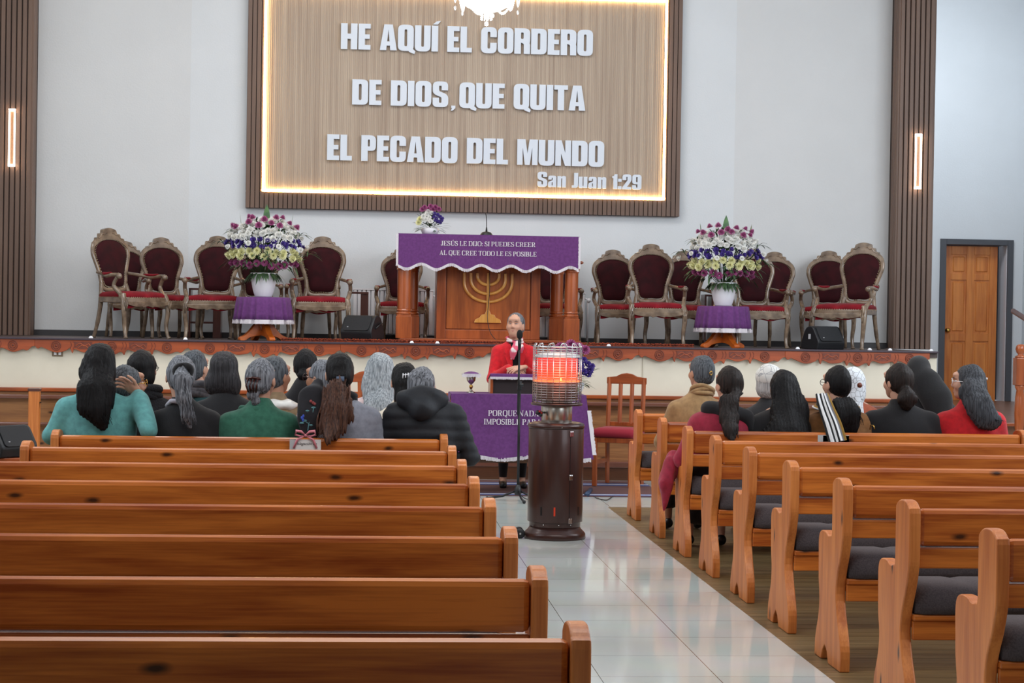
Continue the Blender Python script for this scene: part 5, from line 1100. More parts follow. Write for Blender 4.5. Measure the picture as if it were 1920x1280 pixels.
def person(label, hpx, top, Y, bpx=None, w=1.0, yaw=0, roll=0, pitch=0, rz=0, coat=None, hair='cap', hm=None, skin=SKIN, skirt=SKIRT, arms=None, seed=1, quilt=False, group=None, face=False, hairfn=None, hands=True, fold=.004, hx=1.0, body_dy=0, seat=.51, dsh=0):
    bpx = bpx or hpx; Ph = at(hpx, top, Y); Pb = at(bpx, top, Y); T = Ph.z; lx = Ph.x-Pb.x
    root = thing('person', label, 'person', (Pb.x, Y, 0), rz, group)
    sh = T-.318+dsh; hy = .035+dsh*.4
    Mh = tr(lx, hy, T-.128) @ rot(yaw) @ rot(roll, 'Y') @ rot(pitch, 'X'); E = Frame(Mh)
    A = dict(rS=(.160*w, 0, sh-.075), rE=(.215*w+.01, .03, sh-.31), rW=(.10, .25, seat+.15), lS=(-.160*w, 0, sh-.075), lE=(-.215*w-.01, .03, sh-.31), lW=(-.10, .25, seat+.15), rH=(-.3, .9, -.2), lH=(.3, .9, -.2), rP=(-.3, 0, -1), lP=(.3, 0, -1))
    if arms: A.update(arms)
    shx = lx*.45
    for k in ('rS', 'lS'):
        if not (arms and k in arms): A[k] = (A[k][0]+shx, A[k][1], A[k][2])
    # body
    pr = [('e', (0, .02, seat+.10), (.15*w, .13, .10), .05), ('e', (shx*.5, .0, seat+.28), (.12*w, .09, .18), .05), ('e', (shx, 0, sh-.14), (.12*w, .08, .12), .03), ('c', (shx, 0, sh-.05), (shx+.12*w, 0, sh-.09), .036, .036, .03), ('c', (shx, 0, sh-.05), (shx-.12*w, 0, sh-.09), .036, .036, .03), ('c', (shx, 0, sh-.02), (lx, hy-.012, T-.20), .054, .052, .02)]
    for s in 'rl':
        pr += [('c', A[s+'S'], A[s+'E'], .044, .036, .03), ('c', A[s+'E'], A[s+'W'], .035, .025, .02)]
        q = 1 if s == 'r' else -1
        pr += [('c', (q*.09, .0, seat+.075), (q*.11, .40, seat+.02), .078, .055, .05), ('c', (q*.11, .40, seat+.02), (q*.11, .39, .09), .052, .034, .03), ('c', (q*.11, .37, .05), (q*.115, .49, .035), .032, .026, .02)]
    bm_me = sdf_mesh(pr, .014)
    parts = [(bm_me, Matrix.Identity(4)), (HEADM, Mh)]
    if hands:
        for s, q in (('r', 1), ('l', -1)): parts.append((HAND, hand_at(A[s+'W'], A[s+'H'], A[s+'P'], q)))
    bo = link('body', joined('body', parts, skin), skin, root, smooth=True)
    sm = bo.modifiers.new('smooth', 'SMOOTH'); sm.factor = .4; sm.iterations = 1
    eyes(Mh, root, hm) if face else None
    # coat
    cp_ = [('e', (0, .02, seat+.105), (.185*w, .155, .10), .05), ('e', (shx*.4, .0, seat+.24), (.162*w, .125, .18), .07), ('e', (shx*.8, .0, sh-.13), (.178*w, .122, .17), .07), ('c', (shx, -.005, sh-.012), (shx+.135*w, -.005, sh-.062), .060, .056, .04), ('c', (shx, -.005, sh-.012), (shx-.135*w, -.005, sh-.062), .060, .056, .04), ('c', (shx, .0, sh-.03), (lx*.85, .014, sh+.045), .080, .062, .05)]
    for s in 'rl':
        cp_ += [('c', A[s+'S'], A[s+'E'], .058*min(w, 1.1), .050, .045), ('c', A[s+'E'], tuple(Vector(A[s+'E']).lerp(Vector(A[s+'W']), .93)), .051, .038, .025)]
        q = 1 if s == 'r' else -1; cp_ += [('c', (q*.09, .03, seat+.085), (q*.105, .24, seat+.07), .095, .088, .05)]
    fo = folds(seed, fold)
    if quilt: dsp = lambda X, Y_, Z: fo(X, Y_, Z)*.6 + .007*(np.abs(np.cos(pi*(Z+.06*np.abs(X-shx))/.062))**5)*np.ones_like(X+Y_)
    else: dsp = fo
    co = sdf_obj('coat', cp_, .0115, coat, root, dsp, 2)
    # skirt, shoes
    sk = [('e', (0, .02, seat+.085), (.17*w, .14, .085), .05)]
    for q in (-1, 1): sk += [('c', (q*.09, .02, seat+.08), (q*.11, .41, seat+.035), .092, .078, .07), ('c', (q*.11, .41, seat+.03), (q*.115, .40, .20), .076, .072, .06)]
    sk += [('c', (0, .1, seat+.07), (0, .42, seat+.03), .075, .07, .06), ('c', (0, .43, seat), (0, .42, .2), .06, .06, .06)]
    sdf_obj('skirt', sk, .016, skirt, root, folds(seed+5, .005), 2)
    for q in (-1, 1): sdf_obj('shoe', [('c', (q*.11, .36, .045), (q*.115, .49, .035), .038, .034, .02), ('cut', (0, 0, .003), (0, 0, 1), .002)], .01, SHOE, root, None, 1)
    # hair
    dh = lambda X, Y_, Z: .0016*np.sin(300*X+2.5*np.sin(8*Z+seed)+2*np.sin(40*Y_))+.0012*np.sin(260*Y_+2*np.sin(9*Z))+.0025*np.sin(60*X+9*Z+seed)
    cap = [E((0, -.020, .026), (.0835*hx, .100, .101), .01), E((0, -.05, -.02), (.070*hx, .062, .07), .03)]
    carve = [E.carve((0, .128, -.03), (.085, .085, .10)), E.carve((0, .01, -.155), (.085, .12, .09)), E.carve((.095, .012, -.03), (.022, .034, .035)), E.carve((-.095, .012, -.03), (.022, .034, .035))]
    info = dict(root=root, E=E, Mh=Mh, T=T, sh=sh, lx=lx, shx=shx, A=A, w=w, seat=seat)
    hp = lambda x, y, z: tuple(Mh @ Vector((x, y, z)))
    if hair == 'cap': ps_ = cap+carve
    elif hair == 'bob': ps_ = [E((0, -.022, .024), (.089*hx, .104, .102), .01), E((0, -.03, -.05), (.093*hx, .085, .075), .03), E.carve((0, .128, -.03), (.078, .078, .11)), E.carve((0, .0, -.18), (.085, .13, .075))]
    elif hair == 'long': ps_ = [E((0, -.022, .026), (.087*hx, .104, .101), .01), E((0, -.035, -.05), (.088*hx, .080, .09), .03), E.carve((0, .128, -.03), (.076, .078, .13))]
    elif hair == 'none': ps_ = None
    if ps_:
        extra = hairfn(info, hp) if hairfn else []
        post = [p for p in extra if p[0] in ('-e', 'cut')]
        ho = sdf_obj('hair', ps_+[p for p in extra if p[0] not in ('-e', 'cut')]+post, .0065, hm, root, dh, 1); info['hair'] = ho
    return info
def chain(pts, radii, k=.03, sc=(1, .55, 1)):
    return [('c', tuple(pts[i]), tuple(pts[i+1]), radii[i], radii[i+1], k, sc) for i in range(len(pts)-1)]
def LX(px_, info, top=700):
    """local x, z of a pixel on the back of a seated person"""
    r = info['root'] if isinstance(info, dict) else info
    return None
def lp(root_loc, x, y, dy):
    p = at(x, y, root_loc.y+dy); return (p.x-root_loc.x, dy, p.z)
def ring_scarf(root, c, rx, ry, r, m, tilt=.3, name='scarf', seed=0, amp=.006, lumps=3):
    mb = MB(); n = 40; rg = random.Random(seed); ph = rg.uniform(0, 6)
    for l in range(lumps):
        mb.tube([(c[0]+(rx+.008*sin(3*a+l))*cos(a), c[1]+(ry+.008*sin(2*a+l))*sin(a), c[2]-tilt*ry*-sin(a)*-1+(l-(lumps-1)/2)*r*.85+.008*sin(2*a+ph+l*2)) for a in [2*pi*i/n for i in range(n)]], r*.72, 10, closed=True, sx=1)
    return mb.build(name, m, root, smooth=True)
HB, HDB, HG, HGD, HS, HBR = hairm('black', (8, 7, 9), (21, 19, 21)), hairm('dark_brown', (19, 15, 14), (44, 34, 31)), hairm('grey_streaked', (58, 60, 66), (142, 146, 154)), hairm('dark_grey', (44, 46, 52), (100, 106, 112)), hairm('silver', (112, 120, 126), (186, 194, 200)), hairm('brown_tail', (48, 32, 28), (98, 66, 52))
HPG = hairm('pale_grey', (140, 140, 140), (196, 196, 196))
TEAL, BLK, GRN, GRY, NAVY, BURG, REDC, BEIGE = cloth('teal_knit', (88, 148, 148)), cloth('black_wool', (15, 15, 19)), cloth('green_tweed', (36, 92, 74), (50, 108, 88)), cloth('grey_coat', (128, 132, 144)), mat('black_puffer', (22, 26, 34), .7, bump=.1, bscale=60), cloth('burgundy_coat', (140, 30, 54)), cloth('bright_red', (178, 18, 28)), cloth('camel_coat', (148, 118, 80))
BROWNC, CREAMC, PINKC = cloth('mustard_brown', (120, 80, 42)), cloth('cream_cloth', (214, 204, 186)), cloth('dusty_pink', (170, 150, 156))
R8, R9, R10 = 11.30, 12.29, 13.27
GL, GR = 'people seated left of the aisle', 'people seated right of the aisle'
# A woman in teal
def tealhair(i, hp):
    L = i['root'].location
    a = [hp(0, -.06, -.02), lp(L, 180, 735, -.12), lp(L, 182, 770, -.15), lp(L, 196, 800, -.16)]
    i['tealpath'] = a
    return [i['E']((0, -.05, -.06), (.088, .06, .10), .03)] + chain(a, [.085, .088, .062, .02], .04, (1, .5, 1)) + chain([lp(L, 172, 740, -.13), lp(L, 156, 765, -.15)], [.05, .02], .03)
zl = at(285, 800, 11.2)
tA = at(190, 700, 11.3)
I = person('person in a teal knit top with long dark hair, arm over the pew back', 187, 642, R8, 188, 1.22, -.1, .08, 0, 0, TEAL, 'long', HB, arms=dict(rS=(.23, -.01, 1.0), rE=(.30, -.17, .845), rW=(.215, .03, 1.055), rH=(-.75, .1, .5), rP=(-.2, -.9, -.3), lE=(-.27, -.02, .80), lW=(-.14, .22, .66)), seed=2, group=GL, hairfn=tealhair, fold=.006)
strands(I['root'], I['tealpath'], .075, .05, 70, 4, HB, .02, 7, .03)
MB().tube([(.225, .015, 1.03), (.218, .026, 1.046)], .034, 14).build('cuff', BLK, I['root'], smooth=True)
# B small woman with glasses beside her
I = person('person with short grey hair and glasses leaning beside the teal top', 240, 683, 11.47, 246, .82, -1.15, 0, .1, 0, cloth('grey_brown', (96, 88, 88)), 'cap', HGD, SKIN2, seed=3, group=GL, face=True)
glasses(I['Mh'], I['root'], GOLDM)
# C grey ponytail
def ponyhair(i, hp):
    L = i['root'].location; a = [hp(.0, -.10, .03), lp(L, 342, 715, -.15), lp(L, 345, 745, -.17), lp(L, 352, 775, -.17), lp(L, 357, 800, -.16)]; i['pp'] = a
    return chain(a, [.035, .052, .04, .03, .012], .02, (1, .55, 1))
I = person('person in a black coat with a grey wavy ponytail and black scrunchie', 337, 665, R8, 357, 1.02, .25, .05, 0, 0, BLK, 'cap', HG, seed=4, group=GL, hairfn=ponyhair)
strands(I['root'], I['pp'], .04, .03, 60, 8, HG, .014, 10, .02)
mb = MB(); c0 = I['Mh'] @ Vector((0, -.112, .03)); mb.tube([(c0.x+.045*cos(a), c0.y+.004*sin(5*a), c0.z+.045*sin(a)) for a in [2*pi*i/24 for i in range(24)]], [.016+.005*sin(7*i) for i in range(24)], 8, closed=True); mb.build('scrunchie', BLK, I['root'], smooth=True)
MB().tube([Vector((I['lx']-.07, .02, I['sh']+.02)), Vector((I['lx']-.04, -.05, I['sh']+.05)), Vector((I['lx']-.0, -.07, I['sh']+.05))], .014, 8).build('shirt_collar', cloth('striped_shirt', (190, 188, 200)), I['root'], smooth=True)
# D green coat
def updo(i, hp): return [i['E']((0, -.112, -.035), (.040, .038, .035), .012), i['E']((-.01, -.105, -.085), (.036, .034, .034), .012), i['E']((.005, -.095, -.125), (.026, .028, .03), .012)]
I = person('person in a green tweed coat with a grey updo and brown hair claw', 491, 671, R8, 484, 1.12, -.35, 0, 0, 0, GRN, 'cap', HG, seed=5, group=GL, hairfn=updo)
E_ = I['E']; CLAW = mat('tortoise_claw', (60, 24, 20), .2)
mb = MB(); mb.tube([I['Mh'] @ Vector(p) for p in ((-.045, -.12, .01), (0, -.14, .015), (.045, -.12, .01))], .008, 8)
for q in (-.03, -.01, .01, .03): mb.tube([I['Mh'] @ Vector(p) for p in ((q, -.13, .01), (q*1.1, -.155, -.03), (q*.8, -.14, -.07))], .005, 6)
mb.build('hair_claw', CLAW, I['root'], smooth=True)
sdf_obj('coat_collar', [('c', (-.09, .0, I['sh']+.02), (0, -.062, I['sh']+.018), .022, .022, .03), ('c', (.09, .0, I['sh']+.02), (0, -.062, I['sh']+.018), .022, .022, .03)], .009, GRN, I['root'], folds(3, .002))
# E grey coat long brown ponytail
def bigpony(i, hp):
    L = i['root'].location; a = [hp(-.01, -.11, -.03), lp(L, 630, 740, -.17), lp(L, 630, 775, -.20), lp(L, 622, 800, -.22), lp(L, 616, 825, -.29)]; i['pp'] = a; return [i['E']((0, -.09, -.02), (.05, .04, .04), .03)]
I = person('person in a grey coat with a very long brown ponytail over the pew back', 637, 660, R8, 652, 1.04, .1, -.03, 0, 0, GRY, 'cap', HB, seed=6, group=GL, hairfn=bigpony)
sdf_obj('ponytail', chain(I['pp'], [.026, .065, .085, .06, .025], .03, (1, .42, 1)), .0065, HBR, I['root'], lambda X, Y_, Z: .003*np.sin(300*X+6*np.sin(16*Z))+.003*np.sin(120*X+14*Z), 1)
strands(I['root'], I['pp'], .04, .06, 110, 9, HBR, .018, 8, .025)
MB().tube([I['Mh'] @ Vector((-.03, -.135, -.028)), I['Mh'] @ Vector((.015, -.14, -.028))], .017, 10).build('hair_tie', cloth('blue_tie', (70, 84, 106)), I['root'], smooth=True)
ring_scarf(I['root'], (I['lx'], .0, I['sh']+.045), .085, .082, .026, BLK, .3, 'neck_scarf', 3)
SC_ = cloth('black_scarf', (22, 22, 28)); L = I['root'].location
s0 = sdf_obj('shoulder_scarf', chain([lp(L, 596, 718, -.08), lp(L, 588, 745, -.14), lp(L, 584, 780, -.165), lp(L, 583, 812, -.165)], [.035, .055, .058, .052], .03, (1, .42, 1)), .009, SC_, I['root'], folds(9, .004))
FL1, FL2, FL3 = mat('embroidery_teal', (84, 130, 136), .8), mat('embroidery_blue', (60, 86, 190), .8), mat('embroidery_red', (150, 70, 70), .8)
mb = MB(); q = lambda x, y: lp(L, x, y, -.196)
mb.tube(spline([q(577, 808), q(580, 790), q(586, 775), q(588, 765)], 4), .0035, 5).tube(spline([q(580, 795), q(572, 790), q(566, 793)], 4), .003, 5).tube(spline([q(584, 780), q(576, 772)], 4), .003, 5); 
for x, y in ((566, 793), (573, 788), (588, 764), (577, 770), (583, 797)): p = q(x, y); mb.ball(p, .011, 6, 4, (1.3, .3, .6))
mb.build('embroidered_stem', FL1, s0 and I['root'], smooth=True)
mb = MB()
for x, y in ((563, 783), (566, 780), (565, 787)): mb.ball(q(x+3, y), .009, 6, 4, (.8, .4, 1.2))
mb.build('embroidered_blue_flower', FL2, I['root'], smooth=True); mb = MB()
for x, y in ((587, 755), (583, 752), (590, 757)): mb.ball(q(x, y), .009, 6, 4, (1, .4, 1))
mb.build('embroidered_red_flower', FL3, I['root'], smooth=True)
# F puffer
I = person('person in a black hooded puffer jacket with pinned-up grey hair', 792, 686, R8, 803, 1.15, -.12, 0, .12, 0, NAVY, 'cap', HG, seed=7, group=GL, quilt=True, dsh=.10, arms=dict(rE=(.262, -.0, .70), rW=(.19, .24, .64)), hairfn=lambda i, hp: [i['E']((.02, -.10, .0), (.045, .035, .05), .02), i['E']((.045, -.085, .04), (.04, .04, .04), .02)])
sh = I['sh']; lx = I['lx']; sdf_obj('hood', [('c', (lx-.10, -.05, sh+.02), (lx, -.12, sh-.03), .055, .06, .06), ('c', (lx+.10, -.05, sh+.02), (lx, -.12, sh-.03), .055, .06, .06), ('c', (lx-.10, -.03, sh+.03), (lx-.05, .07, sh+.05), .045, .035, .04), ('c', (lx+.10, -.03, sh+.03), (lx+.05, .07, sh+.05), .045, .035, .04), ('e', (lx, -.09, sh+.06), (.10, .045, .05), .05)], .009, NAVY, I['root'], lambda X, Y_, Z: .006*np.abs(np.cos(14*X+30*Z))+.003*np.sin(50*X)*np.sin(40*Z+Y_*9))
# row behind
I = person('person with a black bob in a black fleece, behind the teal top', 268, 655, R9, 276, .98, -.35, 0, 0, 0, mat('black_fleece', (26, 26, 30), .95, bump=1, bscale=120), 'bob', HB, seed=8, group=GL)
ring_scarf(I['root'], (I['lx'], -.01, I['sh']+.03), .10, .09, .035, _M['black_fleece'], .3, 'fleece_collar', 5); glasses(I['Mh'], I['root'], BLACKM)
I = person('person with grey tied-back hair and a dark plaid scarf in the farthest left row', 367, 655, R10, 385, 1.0, -.55, 0, 0, 0, cloth('dark_teal', (28, 62, 66)), 'cap', HGD, seed=9, group=GL, hairfn=lambda i, hp: chain([hp(0, -.09, -.02), hp(.0, -.13, -.12), hp(.03, -.14, -.22)], [.05, .06, .05]), face=True)
ring_scarf(I['root'], (I['lx'], .0, I['sh']+.02), .11, .10, .04, cloth('plaid', (40, 40, 46), (84, 80, 84)), .3, 'plaid_scarf', 6)
def bushy(i, hp): return [i['E']((0, -.04, -.07), (.108, .08, .085), .04), i['E']((.05, -.03, -.11), (.06, .06, .06), .04), i['E']((-.05, -.03, -.10), (.06, .06, .06), .04)]
person('person with thick dark shoulder-length hair and black coat in the middle left row', 421, 657, R9, 424, .98, -.2, 0, 0, 0, BLK, 'long', hairm('dark_soft', (34, 34, 36), (66, 64, 68)), seed=10, group=GL, hairfn=bushy, hx=1.06)
I = person('person with a dark updo and wide white collar behind the green coat', 518, 667, R9, 516, .98, -.7, 0, 0, 0, cloth('light_brown_coat', (126, 104, 78)), 'cap', HGD, SKIN2, seed=11, group=GL, face=True, hairfn=lambda i, hp: [i['E']((0, -.07, .07), (.045, .045, .04), .02)])
sdf_obj('white_collar', [('e', (I['lx'], -.01, I['sh']+.005), (.15, .115, .045), .02), ('-e', (I['lx'], .01, I['sh']+.05), (.075, .07, .06), .01)], .009, mat('white_satin', (226, 224, 220), .35), I['root'], lambda X, Y_, Z: .004*np.sin(60*X+20*Y_+0*Z))
def lowbun(i, hp): return [i['E']((-.02, -.112, -.055), (.045, .038, .04), .015)]
I = person('person with a black bun and black shawl in the farthest left row', 573, 653, R10, 572, 1.0, .1, 0, 0, 0, BLK, 'cap', HB, seed=12, group=GL, hairfn=lowbun)
sdf_obj('shawl', [('c', (I['lx'], -.03, I['sh']+.05), (-.16, -.04, I['sh']-.16), .075, .09, .05), ('c', (I['lx'], -.03, I['sh']+.05), (.16, -.04, I['sh']-.16), .075, .09, .05)], .012, BLK, I['root'], folds(4))
I = person('person with grey hair and dark glasses turned left, in dusty pink', 602, 673, R9, 600, .95, 1.0, 0, 0, 0, PINKC, 'cap', HG, SKIN2, seed=13, group=GL, face=True)
glasses(I['Mh'], I['root'], mat('brown_frame', (60, 34, 28), .3), .024)
def silver(i, hp):
    a = [hp(0, -.05, -.03), hp(0, -.09, -.12), (i['lx'], -.13, i['sh']-.10), (i['lx'], -.14, i['sh']-.22)]; i['pp'] = a; return [i['E']((0, -.05, -.07), (.088, .06, .09), .03)]+chain(a, [.085, .095, .10, .08], .04, (1, .42, 1))
I = person('person with long straight silver hair and white hairpins', 713, 660, R10, 712, 1.0, -.05, 0, 0, 0, cloth('pale_pink', (206, 184, 184)), 'long', HS, seed=14, group=GL, hairfn=silver, hx=1.04)
strands(I['root'], I['pp'], .075, .085, 80, 15, HS, .004, 3, .03)
for s, x in ((1, .06), (-1, -.075)): MB().tube([I['Mh'] @ Vector(p) for p in ((x-.035*(s > 0), -.118+abs(x)*.5, .022), (x, -.10+abs(x)*.45, .012), (x+.02*s, -.07, .0))], .004, 6).build('hairpin', mat('pearl', (240, 240, 244), .25), I['root'], smooth=True)
I = person('person with black hair, white clip and cream top beside the silver hair', 758, 678, R9, 752, .95, .1, 0, 0, 0, CREAMC, 'cap', HB, seed=15, group=GL, hairfn=lambda i, hp: chain([hp(0, -.09, -.03), hp(0, -.1, -.11), hp(0.01, -.1, -.2)], [.065, .065, .05], .03, (1, .6, 1)))
mb = MB(); M_ = I['Mh']
for a, b in (((-.024, -.118, .046), (.016, -.12, .050)), ((-.020, -.119, .056), (-.022, -.121, .024)), ((-.004, -.121, .056), (-.005, -.123, .028)), ((.012, -.12, .060), (.012, -.124, .026))): mb.tube([M_ @ Vector(a), M_ @ Vector(b)], .0035, 6)
mb.build('white_clip', mat('pearl', (240, 240, 244)), I['root'], smooth=True)
# right side, row by the camera
S3, S2 = 12.47, 13.52
def opony(i, hp):
    L = i['root'].location; a = [hp(.01, -.11, -.05), lp(L, 1366, 755, -.17), lp(L, 1366, 785, -.20), lp(L, 1370, 805, -.25), lp(L, 1374, 824, -.29)]; i['pp'] = a; return chain(a, [.028, .052, .056, .045, .015], .02, (1, .5, 1))
I = person('person in a burgundy coat with a dark ponytail and black neck scarf', 1368, 685, S3, 1346, 1.02, .35, -.03, 0, 0, BURG, 'cap', HDB, seed=21, group=GR, hairfn=opony)
strands(I['root'], I['pp'], .03, .035, 60, 22, HDB, .01, 7, .02)
sdf_obj('neck_scarf', [('c', (I['lx']-.14, -.02, I['sh']+.03), (I['lx']-.02, -.09, I['sh']+.03), .045, .05, .04), ('c', (I['lx']-.02, -.09, I['sh']+.03), (I['lx']+.11, -.04, I['sh']-.02), .05, .05, .04), ('c', (I['lx']+.11, -.04, I['sh']-.02), (I['lx']+.14, -.06, I['sh']-.10), .045, .035, .04), ('c', (I['lx']-.13, -.02, I['sh']+.03), (I['lx']-.05, .07, I['sh']+.04), .045, .035, .04)], .009, BLK, I['root'], folds(7, .006))
# coat tail over the pew end
L = I['root'].location; ct = sdf_obj('coat_tail', chain([lp(L, 1295, 850, .18), lp(L, 1262, 868, .10), lp(L, 1248, 905, .08), lp(L, 1244, 958, .08)], [.05, .065, .055, .015], .04, (.75, 1, 1)), .009, BURG, I['root'], lambda X, Y_, Z: .007*np.sin(70*X+50*Y_+9*Z))
def phair(i, hp):
    a = [hp(0, -.07, -.05), hp(.02, -.12, -.15), (i['lx']*.7, -.16, i['sh']-.15), (i['lx']*.5+.03, -.17, i['sh']-.28)]; i['pp'] = a; return chain(a, [.075, .10, .13, .10], .05, (1, .42, 1))
I = person('person in black with long black half-up hair and a gold clip', 1470, 692, S3, 1452, 1.15, .1, 0, 0, 0, BLK, 'cap', HB, seed=23, group=GR, hairfn=phair, hx=1.05)
strands(I['root'], I['pp'], .08, .11, 90, 24, HB, .03, 6, .03)
def clip(I, pts, m, nm='hair_clip', r=.0035): MB().tube([I['Mh'] @ Vector(p) for p in pts], r, 6, closed=True).build(nm, m, I['root'], smooth=True)
clip(I, ((-.018, -.130, -.01), (.008, -.131, -.012), (-.012, -.128, .018)), GOLDM)
def qhair(i, hp):
    L = i['root'].location; a = [lp(L, 1580, 768, -.125), lp(L, 1584, 780, -.14), lp(L, 1590, 798, -.14)]; i['pp'] = a; return chain(a, [.07, .095, .05], .04, (1, .4, 1))
I = person('person in a mustard brown coat with a striped scarf hanging down the back', 1571, 684, S3, 1578, 1.08, .45, 0, 0, 0, BROWNC, 'cap', HB, seed=25, group=GR, hairfn=qhair, hx=.92)
strands(I['root'], I['pp'], .08, .11, 60, 26, HDB, .02, 5, .02); glasses(I['Mh'], I['root'], BLACKM)
def stripemat(name, cols, scale, axis='X'):
    m = bpy.data.materials.new(name); m.use_nodes = True; nt = m.node_tree; b = nt.nodes['Principled BSDF']; b.inputs['Roughness'].default_value = .9; N = nt.nodes.new; L_ = nt.links.new
    tc = N('ShaderNodeTexCoord'); sp = N('ShaderNodeSeparateXYZ'); L_(tc.outputs['UV'], sp.inputs[0]); mu = N('ShaderNodeMath'); mu.operation = 'MULTIPLY'; mu.inputs[1].default_value = scale; L_(sp.outputs[axis], mu.inputs[0]); fr_ = N('ShaderNodeMath'); fr_.operation = 'FRACT'; L_(mu.outputs[0], fr_.inputs[0])
    r = N('ShaderNodeValToRGB'); r.color_ramp.interpolation = 'CONSTANT'; e = r.color_ramp.elements; e[0].color = lin(cols[0][1]); e[1].position = cols[1][0]; e[1].color = lin(cols[1][1])
    for p_, c_ in cols[2:]: x = e.new(p_); x.color = lin(c_)
    L_(fr_.outputs[0], r.inputs[0]); L_(r.outputs[0], b.inputs['Base Color']); return m
def ribbon(name, path, width, m, root, normal=(0, -1, 0), thick=.012, ripple=.006, nu=14, closed=False):
    """a folded cloth band with UVs: u across, v along"""
    P = spline(path, 5, closed); K = len(P); V = []; UV = []; wf = width if callable(width) else (lambda t: width)
    for s in (1, -1):
        for j, p in enumerate(P):
            t = (P[(j+1) % K if closed else min(j+1, K-1)]-P[j-1 if closed else max(j-1, 0)]).normalized(); nrm = Vector(normal(p) if callable(normal) else normal); nrm = (nrm-t*nrm.dot(t)).normalized(); sd = t.cross(nrm)
            for i in range(nu+1): u = i/nu; V.append(p+sd*(u-.5)*wf(j/(K-1))+nrm*(s*thick*.5*sin(pi*min(1, max(0, .06+.88*u)))+ripple*sin(u*16+j*.12))); UV.append((u, j/(K-1)))
    F = []; n = nu+1; o = n*K; KK = K if closed else K-1
    for j in range(KK):
        for i in range(nu): a = j*n+i; c = ((j+1) % K)*n+i; F.append((a, a+1, c+1, c)); F.append((o+a, o+c, o+c+1, o+a+1))
        a = j*n; c = ((j+1) % K)*n; F.append((a, c, o+c, o+a)); F.append((a+nu, o+a+nu, o+c+nu, c+nu))
    me = bpy.data.meshes.new(name); me.from_pydata(V, [], F); me.update(); uv = me.uv_layers.new(); 
    for lo in me.loops: uv.data[lo.index].uv = UV[lo.vertex_index]
    return link(name, me, m, root, smooth=True)
ST1 = stripemat('striped_scarf', [(0, (150, 116, 50)), (.12, (120, 122, 130)), (.22, (226, 228, 230)), (.36, (30, 30, 34)), (.46, (226, 228, 230)), (.58, (30, 30, 34)), (.70, (226, 228, 230)), (.88, (30, 30, 34))], 1)
ST2 = stripemat('striped_wrap', [(0, (104, 102, 110)), (.45, (226, 226, 228)), (.62, (30, 30, 34)), (.70, (160, 124, 54)), (.88, (226, 226, 228))], 1)
L = I['root'].location; c_ = Vector((I['lx'], .0, I['sh']+.045))
ribbon('wrap', [c_+Vector((.115*cos(a), .128*sin(a), .006+.006*sin(a)+.006*sin(3*a))) for a in [2*pi*i/16 for i in range(16)]], .105, ST2, I['root'], lambda p: (p.x-c_.x, p.y-c_.y, .25), .02, .005, closed=True)
ribbon('scarf', [lp(L, 1541, 738, -.11), lp(L, 1545, 752, -.15), lp(L, 1552, 772, -.19), lp(L, 1561, 795, -.235), lp(L, 1571, 828, -.285)], lambda t: .085+.035*min(1, t*1.2), ST1, I['root'], (0, -1, .15), .014, .006)
MB().ball(lp(L, 1612, 722, -.02), .018, 8, 6).build('hair_bead', mat('brown_bead', (120, 60, 40), .4), I['root'], smooth=True)
I = person('person in a black coat with a loose curly low bun', 1686, 680, S3, 1697, 1.25, .5, 0, 0, 0, BLK, 'cap', HDB, seed=27, group=GR, hairfn=lambda i, hp: [i['E']((-.03, -.12, -.08), (.055, .05, .05), .02), i['E']((-.06, -.12, -.11), (.045, .045, .045), .02), i['E']((.0, -.13, -.11), (.045, .045, .045), .02), i['E']((-.035, -.12, -.15), (.045, .04, .035), .02)], hx=1.04)
L = I['root'].location; MB().tube([lp(L, 1631, 805, -.12), lp(L, 1632, 797, -.13), lp(L, 1638, 797, -.14), lp(L, 1640, 805, -.15)], .004, 6).build('gold_buckle', GOLDM, I['root'], smooth=True)
def redhair(i, hp):
    L = i['root'].location; a = [hp(.0, -.05, -.05), lp(L, 1822, 735, -.10), lp(L, 1836, 762, -.14), lp(L, 1852, 785, -.16), lp(L, 1868, 790, -.16)]; i['pp'] = a; return [i['E']((0, -.05, -.06), (.085, .065, .09), .03)]+chain(a, [.07, .072, .078, .062, .035], .04, (1, .55, 1))
I = person('person in bright red with white glasses and long wavy dark hair', 1818, 682, S3, 1822, 1.15, 1.25, 0, 0, 0, REDC, 'cap', hairm('charcoal_wavy', (36, 38, 42), (76, 78, 84)), seed=29, group=GR, hairfn=redhair, face=True, arms=dict(lE=(-.26, .05, .80)))
glasses(I['Mh'], I['root'], mat('white_frame', (240, 240, 244), .3), .022); strands(I['root'], I['pp'], .06, .06, 110, 30, _M['hair_charcoal_wavy'], .022, 16, .035)
clip(I, ((.0, -.122, .03), (.008, -.124, .036), (.004, -.122, .022)), mat('pearl', (240, 240, 244)), r=.006)
